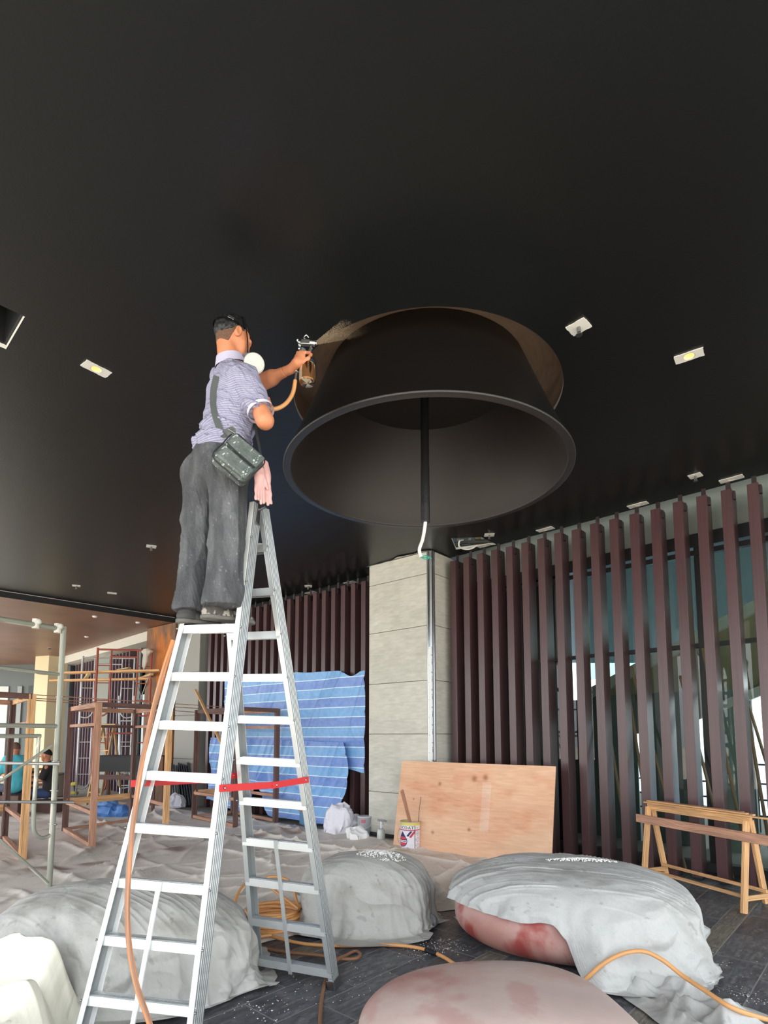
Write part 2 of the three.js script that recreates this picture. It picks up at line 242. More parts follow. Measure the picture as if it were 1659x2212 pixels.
// ---------------------------------------------------------------- slat screens
const yawOf = (t) => atan2(-t[1], t[0]);
{
  const sg = box(0.1, 4.06, 0.2, 0.003), bg = box(0.045, 0.16, 0.012, 0.001), shoe = box(0.07, 0.05, 0.16, 0.002), cap = box(0.03, 0.09, 0.05, 0.004);
  const slatTex = [0, 1, 2].map((s) => mat('#ffffff', 0.28, { map: tex(128, 256, (u, v) => { const a = tnoise(u, v * 0.2, 32, 3, s * 9) * 0.10 + tnoise(u, v, 4, 3, s) * 0.10; return [0.315 * (1 + a), 0.222 * (1 + a), 0.228 * (1 + a)]; }), bumpMap: fineBump, bumpScale: 0.0004 }));
  const rag = hash;
  function screen(label, P, yaw, list, tall) {
    const o = P(0, 0), t = thing('slat_screen', label, 'screen', o);
    list.forEach((s, i) => {
      const c = P(s, -0.1), top = 4.085 + (rag(i, 2, 1) - 0.5) * 0.02, m = shade(new THREE.Mesh(sg, slatTex[i % 3])); m.name = 'slat';
      m.position.set(c[0] - o[0], top - 2.03, c[2] - o[2]); m.rotation.y = yaw; t.add(m);
      const b = shade(new THREE.Mesh(bg, M.steel)); b.name = 'bracket'; b.position.set(-0.005, 2.03 + 0.04, -0.03); m.add(b); b.material = M.slatDark;
      const k = shade(new THREE.Mesh(cap, M.slatDark)); k.name = 'fixing_block'; k.position.set(0.055, 1.97, 0.03); m.add(k);
      const f = shade(new THREE.Mesh(shoe, M.frame)); f.name = 'shoe'; f.position.set(0, -2.03, -0.01); m.add(f);
    });
    return t;
  }
  const right = []; for (let i = 0; i < 22; i++) right.push(0.07 + i * 0.2372);
  screen('tall row of dark red-brown timber slats right of the grey column', rowP, yawOf(rowT), right);
  const left = []; for (let i = 0; i < 20; i++) left.push(0.14 + i * 0.238);
  screen('tall row of red-brown slats behind the blue tarps, left of the grey column', lrP, yawOf(lrT), left);

  // what closes the row: bulkhead, glazing, and the plinth
  const band = (P, s0, s1, n, y0, y1, d, m) => bar(P(s0, n, (y0 + y1) / 2), P(s1, n, (y0 + y1) / 2), d, y1 - y0, [0, 1, 0], 0.002);
  structure('bulkhead', [band(rowP, -0.3, 8, -0.62, 3.86, 4.8, 0.06)].reduce((a) => a), M.bulk);
  structure('bulkhead_left', band(lrP, -0.3, 5.2, -0.42, 0, 4.8, 0.06), mat('#1b1a1e', 0.6));
  const win = structure('window_1', null);
  const pc = (name, geo, m) => { const o = shade(new THREE.Mesh(geo, m)); o.name = name; win.add(o); };
  pc('head_beam', band(rowP, -0.3, 8, -0.60, 3.70, 3.86, 0.14), M.frame);
  pc('head_rail', band(rowP, -0.3, 8, -0.56, 3.60, 3.66, 0.08), M.frame);
  pc('transom', band(rowP, -0.3, 8, -0.60, 2.52, 2.57, 0.06), M.frame);
  pc('sill', band(rowP, -0.3, 8, -0.58, 0, 0.10, 0.14), mat('#4b4d4e', 0.7));
  for (let i = 0; i <= 7; i++) pc('mullion', bar(rowP(i * 1.16 - 0.3, -0.60, 0.1), rowP(i * 1.16 - 0.3, -0.60, 3.7), 0.06, 0.12, [rowN[0], 0, rowN[1]]), M.frame);
  const pane = (s0, s1, y0, y1) => { const a = rowP(s0, -0.60, y0), b = rowP(s1, -0.60, y0); const g = new THREE.BufferGeometry(); g.setAttribute('position', new THREE.Float32BufferAttribute([...a, ...b, b[0], y1, b[2], a[0], y1, a[2]], 3)); g.setAttribute('uv', new THREE.Float32BufferAttribute([0, 0, 1, 0, 1, 1, 0, 1], 2)); g.setIndex([0, 1, 2, 0, 2, 3]); g.computeVertexNormals(); return g; };
  for (let i = 0; i < 7; i++) { const a = i * 1.16 - 0.27, b = a + 1.10; pc('pane', pane(a, b, 2.57, 3.6), M.glass); pc('pane', pane(a, b, 0.1, 2.52), M.glass); }
  // dark blind panels behind the first slats, next to the column
  structure('blind_panel', band(rowP, -0.3, 1.55, -0.68, 0.1, 3.7, 0.03), mat('#1c1d20', 0.6));
}

// ---------------------------------------------------------------- outside the glazing
{
  structure('terrace', prism([rowP(-0.5, -0.7), rowP(9, -0.7), rowP(9, -6), rowP(-0.5, -6)].map((p) => [p[0], p[2]]).reverse(), -0.25, -0.02), mat('#8f918c', 0.85));
  const t = thing('sloped_canopy', 'sloping pale beam and beige panels outside the glass behind the right-hand slats', 'canopy', rowP(3, -2.2));
  const q = (s, y, n = -2.0) => rowP(s, n, y);
  part(t, 'beam', bar(q(1.2, 2.15), q(5.8, 4.25), 0.12, 0.15), mat('#b8b8ac', 0.6), 'pale sloping beam');
  part(t, 'beam', bar(q(2.9, 1.85), q(6.6, 3.35), 0.10, 0.12), mat('#b8b8ac', 0.6), 'pale sloping beam');
  for (let i = 0; i < 5; i++) { const s = 1.45 + i * 0.9, e = s + 0.88, l = (x) => 2.10 + (x - 1.2) * 0.4565, b = (x) => max(1.5, 1.80 + (x - 2.9) * 0.405);
    const a = [q(s, b(s), -2.05), q(e, b(e), -2.05), q(e, l(e), -2.05), q(s, l(s), -2.05)], g = new THREE.BufferGeometry(), d = [rowN[0] * 0.03, 0, rowN[1] * 0.03], c = a.map((p) => addv(p, d, -1));
    g.setAttribute('position', new THREE.Float32BufferAttribute([...a, ...c].flat(), 3)); g.setIndex([0, 1, 2, 0, 2, 3, 5, 4, 7, 5, 7, 6, 4, 5, 1, 4, 1, 0, 3, 2, 6, 3, 6, 7]); const f = g.toNonIndexed(); f.computeVertexNormals(); f.setAttribute('uv', new THREE.Float32BufferAttribute(new Float32Array(72), 2));
    part(t, 'panel', f, mat('#8d8468', 0.8)); }
  [[-0.4, 0.5], [0.53, 1.2], [1.23, 1.9], [1.93, 2.56], [2.78, 3.16], [3.62, 4.3], [4.6, 5.4]].forEach(([a, b], i) => part(t, 'lower_panel', bar(q(a, 1.02, -2.0), q(b, 1.02, -2.0), 0.03, 2.1 + (i > 1 ? 0.1 : 0), [0, 1, 0]), mat(['#5a645e', '#4a544f', '#65706a', '#505a55', '#79847c', '#6b756e', '#5f6a63'][i], 0.5)));
  for (const s of [1.3, 2.6, 3.3, 4.5, 5.9]) part(t, 'post', bar(q(s, 0, -2.1), q(s, 2.0 + (s - 1.2) * 0.43, -2.1), 0.09, 0.09, [rowN[0], 0, rowN[1]]), mat('#5a605c', 0.6));
  part(t, 'upper_glazing', (() => { const a = q(0.9, 2.4, -2.3), b = q(7.5, 2.6, -2.3), c = q(7.5, 5.6, -2.3), d = q(0.9, 5.6, -2.3), g = new THREE.BufferGeometry(); g.setAttribute('position', new THREE.Float32BufferAttribute([...a, ...b, ...c, ...d], 3)); g.setAttribute('uv', new THREE.Float32BufferAttribute([0, 0, 1, 0, 1, 1, 0, 1], 2)); g.setIndex([0, 1, 2, 0, 2, 3]); g.computeVertexNormals(); return g; })(), new THREE.MeshPhysicalMaterial({ color: '#9fb3b0', roughness: 0.15, transmission: 0.8, thickness: 0 }), 'teal tinted glass');
  const rail = thing('railing', 'dark horizontal-bar railing outside the glass at the right edge', 'railing', rowP(4, -4));
  for (const y of [0.25, 0.5, 0.75, 1.05]) part(rail, 'rail', rod(rowP(0, -4, y), rowP(9, -4, y), 0.014, 8), M.dark);
  for (let i = 0; i < 7; i++) part(rail, 'post', rod(rowP(i * 1.5, -4, -0.02), rowP(i * 1.5, -4, 1.08), 0.022, 8), M.dark);
  structure('sea', new THREE.PlaneGeometry(900, 520).rotateX(-PI / 2).translate(120, -14, -310), mat('#4f7590', 0.25));
  // bamboo and battens leaning in the gap between slats and glass
  const bam = mat('#ffffff', 0.6, { map: woodMap(0.55, 0.48, 0.36) });
  const spots = [[2.35, 0.35, 2.3], [2.62, 0.3, 2.4], [2.95, 0.55, 2.35], [3.4, 0.45, 2.2], [3.58, 0.38, 2.5], [3.78, 0.25, 2.6], [4.02, 0.5, 2.3], [4.3, 0.35, 2.2]];
  spots.forEach(([s, d, h], i) => { const a = rowP(s, -0.36, 0.0), b = rowP(s - d, -0.5, h); lone('timber_stick', i % 3 ? rod(a, b, 0.017, 8) : bar(a, b, 0.035, 0.02), bam, ['first', 'second', 'third', 'fourth', 'fifth', 'sixth', 'seventh', 'last'][i] + ' pale stick from the left leaning in the gap behind the right-hand slats', 'stick', a, 'sticks leaning behind the right-hand slats'); });
}

// ---------------------------------------------------------------- the stone-clad column
{
  const cT = [0.758, 0.652], cN = [-0.652, 0.758];
  const P = (s, n, y = 0) => [-0.223 + cT[0] * s + cN[0] * n, y, -8.894 + cT[1] * s + cN[1] * n];   // s along the wide face, n out of it
  const c = structure('column', prism([P(0.02, -0.02), P(1.19, -0.02), P(1.19, -0.75), P(0.02, -0.75)].map((p) => [p[0], p[2]]), 0, CE), mat('#8b8a80', 0.85));
  const stone = [0, 1, 2].map((s) => mat('#ffffff', 0.85, { map: tex(256, 256, (u, v) => { const a = tnoise(u, v * 5, 12, 3, s * 5) * 0.05 + tnoise(u, v, 6, 4, s) * 0.05 - 0.22 * smooth(0.62, 0.75, tnoise(u, v * 2, 32, 1, s + 40)); return [0.80 + a, 0.79 + a, 0.745 + a]; }), bumpMap: fineBump, bumpScale: 0.001 }));
  const ys = [0.05, 0.66, 1.53, 2.30, 3.10, 3.87, 4.2], yaw = yawOf(cT);
  for (let i = 0; i < 6; i++) { const h = ys[i + 1] - ys[i] - 0.008, y = (ys[i] + ys[i + 1]) / 2;
    const a = shade(new THREE.Mesh(boxUV(box(1.13, h, 0.03, 0.002), 0.8), stone[i % 3])); a.name = 'stone_tile'; a.position.set(...P(0.565, 0, y)); a.rotation.y = yaw; c.add(a);
    const b = shade(new THREE.Mesh(boxUV(box(0.03, h, 0.56, 0.002), 0.8), stone[(i + 1) % 3])); b.name = 'stone_tile'; b.position.set(...P(1.2, -0.36, y)); b.rotation.y = yaw; c.add(b);
    const d = shade(new THREE.Mesh(boxUV(box(0.03, h, 0.7, 0.002), 0.8), stone[(i + 2) % 3])); d.name = 'stone_tile'; d.position.set(...P(0.015, -0.37, y)); d.rotation.y = yaw; c.add(d); }
  const add = (name, g, m) => { const o = shade(new THREE.Mesh(g, m)); o.name = name; c.add(o); };
  const up = [cN[0], 0, cN[1]];
  for (const [s, n] of [[1.145, 0.012], [1.212, -0.05]]) add('metal_edge', bar(P(s, n, 0.05), P(s, n, CE - 0.01), 0.012, 0.024, up), M.chrome);
  add('corner_channel', bar(P(1.178, -0.02, 0.05), P(1.178, -0.02, CE - 0.01), 0.06, 0.03, up), M.chrome);
  add('protective_film', bar(P(1.178, 0.006, 0.1), P(1.178, 0.006, 2.78), 0.062, 0.022, up), mat('#ffffff', 0.35, { map: tex(64, 512, (u, v) => { const k = smooth(0.15, 0.4, tnoise(u, v * 4, 8, 3)); return [0.92 - 0.42 * k, 0.93 - 0.42 * k, 0.92 - 0.42 * k]; }) }));
  add('skirting', bar(P(0, 0.012, 0.03), P(1.15, 0.012, 0.03), 0.02, 0.05), M.frame);
  // ragged plaster lip where column and ceiling meet
  const lip = (a, b, name) => { const n = 26, g = sheet(n, 1, (s, t) => { const p = mixv(a, b, s); return addv(p, [up[0] * (t * (0.05 + 0.05 * noise(s * 9, 3, 1))), -0.004 - t * 0.012, up[2] * (t * (0.05 + 0.05 * noise(s * 9, 3, 1)))]); }); add(name, g, mat('#d9d8d0', 0.9, { side: THREE.DoubleSide })); };
  lip(P(-0.06, 0.0, CE), P(1.2, 0.0, CE), 'plaster_lip');
}

// ---------------------------------------------------------------- the aluminium step ladder
const FL = [-1.478, 0, -2.821], FR = [-0.883, 0, -2.707], RL = [-0.828, 0, -3.744], RR = [-0.295, 0, -3.535];
const AR = [-0.715, 2.81, -3.12], AL = [-1.015, 2.835, -3.28];
{
  const t = thing('step_ladder', 'tall double-sided aluminium step ladder the painter stands on, with red folding braces', 'ladder', mixv(FL, RR, 0.5));
  const grooves = mat('#ffffff', 0.36, { metalness: 0.75, map: tex(64, 64, (u) => { const k = 0.5 + 0.5 * cos(u * 6 * PI * 2); const g = 0.80 - 0.42 * pow(1 - k, 3); return [g, g, g * 1.01]; }) });
  const cross = (a, b) => V(a).cross(V(b));
  // a C-channel stile: web on the outside, two flanges turned inward
  function stile(foot, apex, outward, facing, light, label) {
    const d = V(apex).sub(V(foot)).normalize(), o = V(outward); o.addScaledVector(d, -o.dot(d)).normalize(); const f = V(facing); f.addScaledVector(d, -f.dot(d)).addScaledVector(o, -f.dot(o)).normalize();
    const W = 0.074, F = 0.031, T = 0.004, O = o.toArray(), N = f.toArray(), g = [];
    const at = (p, u, w) => addv(addv(p, O, u), N, w);
    const s = part(t, 'stile', [bar(at(foot, -F / 2, 0), at(apex, -F / 2, 0), F, T, N, 0.001), bar(at(foot, -F / 2, -W), at(apex, -F / 2, -W), F, T, N, 0.001)], light ? M.aluWhite : M.alu, label);
    part(s, 'web', bar(at(foot, 0, -W / 2), at(apex, 0, -W / 2), T, W, N, 0.001), M.web, 'grooved side web');
    const ribs = []; for (let i = 0; i < 5; i++) ribs.push(bar(at(foot, 0.003, -W * (0.14 + i * 0.18)), at(apex, 0.003, -W * (0.14 + i * 0.18)), 0.005, 0.006, N, 0.0015));
    part(s, 'web_rib', ribs, M.alu);
    part(s, 'foot_cap', [bar(at(addv(foot, d.toArray(), -0.0), -F / 2, -W / 2), at(addv(foot, d.toArray(), 0.06), -F / 2, -W / 2), F + 0.022, W + 0.018, N, 0.004)], M.steel, 'grey riveted foot');
    return { at, O, N, W, F };
  }
  const frontN = [-0.40, 0.1, 0.92], rearN = [0.40, 0.1, -0.92];
  const sets = [[FL, AL, FR, AR, frontN, [0.93, 0.186, 0.279, 0.372, 0.465, 0.558, 0.651, 0.746, 0.838, 0.93, 0.093].sort((a, b) => a - b)], [RL, AL, RR, AR, [-0.40, 0.1, 0.92], [...Array(11).keys()].map((i) => 0.042 + 0.0885 * i)]];
  sets.forEach(([L, aL, R, aR, face, ks], j) => {
    const sp = j ? [0.012, 0, -0.04] : [-0.012, 0, 0.04], l = stile(L, addv(aL, sp), [-0.92, 0, -0.39], face, !j), r = stile(R, addv(aR, sp), [0.92, 0, 0.39], face, !j);
    const uniq = [...new Set(ks)];
    for (const k of uniq) { const a = mixv(L, addv(aL, sp), k), b = mixv(R, addv(aR, sp), k), dir = V(b).sub(V(a)).normalize().toArray(), A = addv(a, dir, 0.002), B = addv(b, dir, -0.002);
      const n = face, lip = (p, u, y) => addv(addv(p, n, u), [0, 1, 0], y);
      // tread with a deep front lip: an inverted channel
      const tr = part(t, 'step', [bar(lip(A, -0.034, 0), lip(B, -0.034, 0), 0.062, 0.004, [0, 1, 0], 0.001), bar(lip(A, -0.004, -0.022), lip(B, -0.004, -0.022), 0.004, 0.046, [0, 1, 0], 0.001), bar(lip(A, -0.064, -0.016), lip(B, -0.064, -0.016), 0.004, 0.034, [0, 1, 0], 0.001)], j ? M.alu : M.aluWhite);
      const gr = []; for (let q = 0; q < 5; q++) gr.push(bar(lip(A, -0.014 - q * 0.0105, 0.003), lip(B, -0.014 - q * 0.0105, 0.003), 0.004, 0.003, [0, 1, 0], 0)); part(tr, 'tread_rib', gr, M.alu);
      const rv = []; for (const p of [addv(A, dir, -0.012), addv(B, dir, 0.012)]) rv.push(ball(lip(p, 0.006, -0.02), 0.006, 8)); part(tr, 'rivet', rv, M.steel); }
    // the centre stay under the lowest steps
    const mid = (k, u) => addv(mixv(mixv(L, addv(aL, sp), k), mixv(R, addv(aR, sp), k), 0.5), face, u);
    part(t, 'centre_stay', bar(mid(j ? 0.02 : 0.0, 0.006), mid(j ? 0.31 : 0.28, 0.006), 0.026, 0.008, face, 0.001), j ? M.alu : M.aluWhite, 'flat centre stay');
  });
  // hinge plates at the top, red folding braces half way up
  for (const [a, o] of [[AR, 1], [AL, -1]]) part(t, 'hinge', [rod(addv(a, [-0.03 * 1, -0.04, -0.03]), addv(a, [0.05 * o, -0.02, 0.02]), 0.008), bar(addv(a, [0.008 * o, -0.13, 0.03]), addv(a, [0.008 * o, 0.01, 0]), 0.03, 0.006, [0.92, 0, 0.39])], M.steel);
  const f = (L, A, k) => mixv(L, A, k);
  for (const [fa, fb, o] of [[f(FR, AR, 0.443), f(RR, AR, 0.443), 1], [f(FL, AL, 0.443), f(RL, AL, 0.443), -1]]) {
    const s = [0.0165 * o, 0, 0.007 * o], a = addv(addv(fa, s), [0, 0, 0.03]), b = addv(addv(fb, s), [0, 0.0, -0.03]), m = addv(mixv(a, b, 0.6), [0, -0.012, 0]);
    const dx = V(b).sub(V(a)).normalize().toArray(), side = [0.92 * o, 0, 0.39 * o];
    const g = part(t, 'brace', [bar(addv(a, dx, -0.03), addv(m, dx, 0.03), 0.036, 0.004, side, 0.001), bar(addv(addv(m, dx, -0.03), side, 0.005), addv(addv(b, dx, 0.03), side, 0.005), 0.036, 0.004, side, 0.001)], M.red, 'red folding brace');
    part(g, 'rivet', [a, m, b].map((p) => ball(addv(p, side, 0.008), 0.007, 8)), M.chrome);
  }
}

// ---------------------------------------------------------------- pebble benches and the cloths over them
const clothTex = (r, g, b, s) => tex(512, 512, (u, v) => { const d = smooth(0.1, 0.6, tnoise(u, v, 6, 5, s)) * 0.07, f = tnoise(u, v, 128, 2, s) * 0.02, k = smooth(0.42, 0.6, tnoise(u, v, 24, 4, s + 5)) * 0.07; return [r - d + f - k, g - d * 1.05 + f - k, b - d * 1.15 + f - k]; });
const creaseTex = tex(512, 512, (u, v) => { const w = 0.05 * tnoise(u, v, 4, 3, 31); let h = 0; for (let i = 0; i < 3; i++) { const n = abs(tnoise(u + w, v - w * 1.3, 3 + 2 * i, 3, 50 + i)); h += exp(-n * 26) * (0.5 - 0.12 * i); } return clamp(0.5 + h - 0.18 + 0.06 * tnoise(u, v, 32, 3)); }, false);
const cloth = (r, g, b, s, bump = 0.002) => mat('#ffffff', 0.72, { map: clothTex(r, g, b, s), side: THREE.DoubleSide, bumpMap: creaseTex, bumpScale: bump });
const K = { pale: cloth(0.70, 0.70, 0.69, 1), cream: cloth(0.90, 0.885, 0.82, 2), grey: cloth(0.69, 0.685, 0.665, 3), floor: null };
function pebblePoint(P, th, ph) { // th around, ph from the top (0) to the bottom (PI)
  const d = [sin(ph) * cos(th), cos(ph), sin(ph) * sin(th)], n = P.n ?? 2.4, s = pow(abs(d[0]) ** n + abs(d[1]) ** n + abs(d[2]) ** n, -1 / n), q = [d[0] * s * P.a, d[1] * s * P.h, d[2] * s * P.b];
  const w = 1 + 0.035 * noise(d[0] * 1.7 + P.s, d[1] * 1.7, d[2] * 1.7), c = cos(P.yaw), e = sin(P.yaw);
  return [P.c[0] + (q[0] * c + q[2] * e) * w, max(0.004, P.c[1] + q[1] * w), P.c[2] + (-q[0] * e + q[2] * c) * w];
}
const pebble = (P) => sheet(96, 56, (s, t) => pebblePoint(P, -s * 2 * PI, 0.0001 + t * PI * 0.9999), (s, t, p) => [p[0] * 0.6 + p[1] * 0.35, p[2] * 0.6 - p[1] * 0.5]);
const stoneMap = (r, g, b, sp, s) => tex(1024, 512, (u, v) => { const a = tnoise(u, v, 8, 5, s), k = smooth(-0.25, 0.5, tnoise(u, v, 5, 5, s + 4)), st = smooth(0.05, 0.5, tnoise(u * 1, v, 10, 6, s + 8)) * sp; return [lerp(r, r * 0.93, k) + a * 0.05 - st * 0.08, lerp(g, g * 0.82, k) + a * 0.05 - st * 0.20, lerp(b, b * 0.80, k) + a * 0.05 - st * 0.19]; });
// crisp flat facets and creases of stiff cloth: triangle waves along several directions, each fading in and out
const creaseDirs = [...Array(9).keys()].map((i) => nrm0([noise(i * 3.7, 1) , 0.6 * noise(i * 5.1, 2), noise(i * 7.3, 3)]));
function nrm0(a) { const l = hypot(...a) || 1; return a.map((v) => v / l); }
function crumple(p, f, s) { let r = 0; for (let i = 0; i < 9; i++) { const d = creaseDirs[i], k = f * (0.6 + 0.11 * i), t = (p[0] * d[0] + p[1] * d[1] + p[2] * d[2]) * k + 0.35 * noise(p[0] * f * 0.5 + i * 9 + s, p[1] * f * 0.5, p[2] * f * 0.5) + i * 0.37, q = abs(t - floor(t) - 0.5) * 2, m = max(0, noise(p[0] * f * 0.4 + i * 13, p[1] * f * 0.4 + s, p[2] * f * 0.4) + 0.25); r += (q - 0.5) * m; } return r * 0.8; }
// a cloth laid over a pebble: t runs from the crown over the shoulder, down and out on the floor
function drape(P, o) {
  const N = o.n ?? 340, Mv = o.m ?? 150, sd = P.s * 3.1 + 1;
  return sheet(N, Mv, (s, t) => {
    const th = -s * 2 * PI, end = o.end ? o.end(th) : 1, q = 0.002 + t * end, E = 0.62, c = cos(th), e = sin(th);
    let p = pebblePoint(P, th, min(q / E, 1) * PI * 0.53), r = hypot(p[0] - P.c[0], p[2] - P.c[2]) || 1e-6, out = [(p[0] - P.c[0]) / r, 0, (p[2] - P.c[2]) / r];
    if (q > E) { const k = (q - E) / (1 - E), drop = 1 - pow(1 - min(k / 0.6, 1), 1.6), fl = (o.flare ? o.flare(th) : 0.12); p = [p[0] + out[0] * fl * pow(k, 1.7), lerp(p[1], 0.012, drop), p[2] + out[2] * fl * pow(k, 1.7)]; }
    const grow = smooth(0.25, 0.8, q), pl = noise(c * 4 + sd, e * 4, q * 0.8) * 0.55 + noise(c * 11, e * 11 + sd, q * 1.2) * 0.3;
    const cr = pow(ridge(p[0] * 2.2 + sd + 0.4 * noise(p[0] * 3, p[2] * 3, 2), p[1] * 2.2, p[2] * 2.2), 5), fc = pow(ridge(p[0] * 5.1 + sd, p[1] * 4, p[2] * 5.1 + 0.5 * noise(p[0] * 6, p[1] * 6, p[2] * 6)), 6);
    const G = o.grain ?? [0.9, 0.44], al = p[0] * G[0] + p[2] * G[1], ac = -p[0] * G[1] + p[2] * G[0], ws = ac + 0.05 * noise(al * 1.6, ac * 2, sd);
    const pull = 0.012 * pow(ridge(ws * 12, al * 0.8, sd), 6) * (0.3 + noise(al * 1.1, ac * 1.5, 3 + sd)) + 0.010 * pow(ridge(ws * 27, al * 1.4, sd + 5), 5) * (0.5 + 0.5 * noise(al * 2, ac * 2, 9 + sd));
    const amp = (o.amp ?? 1), tb = (k, z) => 1 - abs(noise(p[0] * k + sd + 0.3 * noise(p[0] * k, p[2] * k, z), p[1] * k * 0.8, p[2] * k + z)), bil = 0.065 * (tb(2.3, 3) - 0.72) + 0.034 * (tb(4.9, 8) - 0.72) + 0.015 * (tb(10.5, 15) - 0.72), w = 0.020 + max(0, pull) * (o.pull ?? 1) + max(-0.014, amp * (bil * 0.6 + 0.036 * crumple(p, 2.4, sd) + 0.018 * crumple(p, 5.5, sd + 4)) * (0.22 + 1.1 * grow)) + min(amp, 1.2) * (grow * 0.050 * (pl + 0.45) + 0.030 * cr * grow + 0.010 * fc * grow), up = max(0, cos(min(q / E, 1) * PI * 0.53)), side = sqrt(max(0, 1 - up * up));
    return [p[0] + out[0] * w * side, p[1] + w * up * 0.7 + smooth(E, E + 0.2, q) * max(0, w) * 0.35, p[2] + out[2] * w * side];
  }, (s, t, p) => [p[0] * 0.9 + p[1] * 0.4, p[2] * 0.9 - p[1] * 0.5]);
}
const PB = {
  front: { c: [0.475, 0.235, -2.48], a: 0.585, b: 0.50, h: 0.245, yaw: 0.10, s: 1, n: 2.5 },
  right: { c: [1.33, 0.285, -4.25], a: 0.82, b: 0.64, h: 0.305, yaw: -0.33, s: 2, n: 2.5 },
  mid: { c: [-0.13, 0.26, -4.83], a: 0.50, b: 0.40, h: 0.27, yaw: -0.1, s: 3, n: 2.3 },
  left: { c: [-1.62, 0.27, -3.66], a: 0.76, b: 0.46, h: 0.31, yaw: -0.12, s: 4, n: 2.4 },
};
{
  const pk = mat('#ffffff', 0.62, { map: stoneMap(0.70, 0.62, 0.59, 0.35, 3), bumpMap: fineBump, bumpScale: 0.001 }), rd = mat('#ffffff', 0.6, { map: stoneMap(0.72, 0.57, 0.54, 1.2, 11), bumpMap: fineBump, bumpScale: 0.001 });
  lone('pebble_bench', pebble(PB.front), pk, 'bare pinkish pebble-shaped stone bench in the foreground, uncovered', 'bench', [PB.front.c[0], 0, PB.front.c[2]]);
  lone('pebble_bench', pebble(PB.right), rd, 'red-smeared pebble stone bench half hidden under the big white sheet at right', 'bench', [PB.right.c[0], 0, PB.right.c[2]]);
  const ang = (th, a) => { let d = th - a; while (d > PI) d -= 2 * PI; while (d < -PI) d += 2 * PI; return abs(d); };
  const t = thing('dust_sheet', 'big pale dust sheet draped over the right-hand pebble bench, trailing to the bottom corner', 'sheet', [PB.right.c[0], 0, PB.right.c[2]]);
  part(t, 'cover', drape(PB.right, { amp: 1.7, n: 460, m: 190, pull: 1.3, grain: [0.945, 0.325], end: (th) => lerp(1, 0.52, smooth(1.15, 0.78, ang(th, 2.45))) + 0.015 * noise(th * 7, 1), flare: (th) => 0.04 + 0.08 * smooth(1.2, 0.2, ang(th, 1.3)) }), K.pale);
  const A = [[1.273, 0, -3.934], [1.347, 0, -3.475], [1.424, 0, -3.129], [1.551, 0, -2.772]], B = [[1.918, 0, -4.095], [1.802, 0, -3.598], [1.95, 0, -3.36], [2.097, 0, -3.059]];
  const at = (L, k) => { const x = k * (L.length - 1), i = min(L.length - 2, floor(x)); return mixv(L[i], L[i + 1], x - i); };
  part(t, 'trailing_end', sheet(70, 160, (s, v) => { const p = mixv(at(A, v), at(B, v), s), f = noise(s * 5 + v * 2, v * 3, 5) * 0.5 + 0.5, g = pow(ridge(s * 4 + v, v * 5 - s * 2, 8), 4); return [p[0] + 0.03 * noise(v * 6, s * 2, 4), 0.012 + sin(PI * s) * (0.04 * f + 0.05 * g + 0.09 * max(0, crumple([p[0], 0, p[2]], 3.2, 5)) + 0.03 * crumple([p[0], 0, p[2]], 8, 2)), p[2] + 0.03 * noise(v * 5, 3, s * 2)]; }, (s, v, p) => [p[0] * 0.9, p[2] * 0.9]), K.pale);
  lone('dust_sheet', drape(PB.mid, { amp: 1.8, flare: (th) => 0.08 + 0.10 * smooth(1.0, 0.2, ang(th, 1.5)) + 0.06 * noise(th * 3, 4) }), K.grey, 'grey-white dust sheet over the middle lump behind the ladder, debris on top', 'sheet', [PB.mid.c[0], 0, PB.mid.c[2]]);
  lone('dust_sheet', drape(PB.left, { amp: 1.8, n: 420, m: 170, flare: (th) => 0.13 + 0.12 * noise(th * 2, 7) }), K.grey, 'large grey dust sheet over the lump under the front of the ladder', 'sheet', [PB.left.c[0], 0, PB.left.c[2]]);
  // the bright heap of cloth at the bottom left: broad folds lying over one another
  lone('dust_sheet', sheet(260, 220, (s, v) => {
    const x = lerp(-3.6, -1.52 + 0.16 * v + 0.05 * noise(v * 6, 1), s), z = lerp(-3.25, -1.75, v), e = smooth(0, 0.09, 1 - s) * smooth(0, 0.12, v);
    const w = v * 6.0 + 0.7 * noise(x * 1.2, v * 2, 3) + x * 0.25, fold = pow(abs(((w * 0.62) % 1 + 1) % 1 - 0.5) * 2, 1.4), n = pow(ridge(x * 2.1 + 3, z * 2.8, 4), 3);
    return [x + 0.03 * noise(v * 5, 2, 1), 0.015 + e * (0.27 * (1 - 0.5 * v) + 0.15 * fold * (1 - 0.25 * v) + 0.05 * n + 0.06 * noise(x * 2, z * 2, 9) + 0.06 * crumple([x, v, z], 2.6, 3) + 0.04 * crumple([x, v, z], 6, 8)), z];
  }, (s, v, p) => [p[0] * 0.9, p[2] * 0.9 + p[1]]), K.cream, 'bright cream dust sheet heaped in broad folds at the bottom left corner', 'sheet', [-2.2, 0, -2.3]);
}
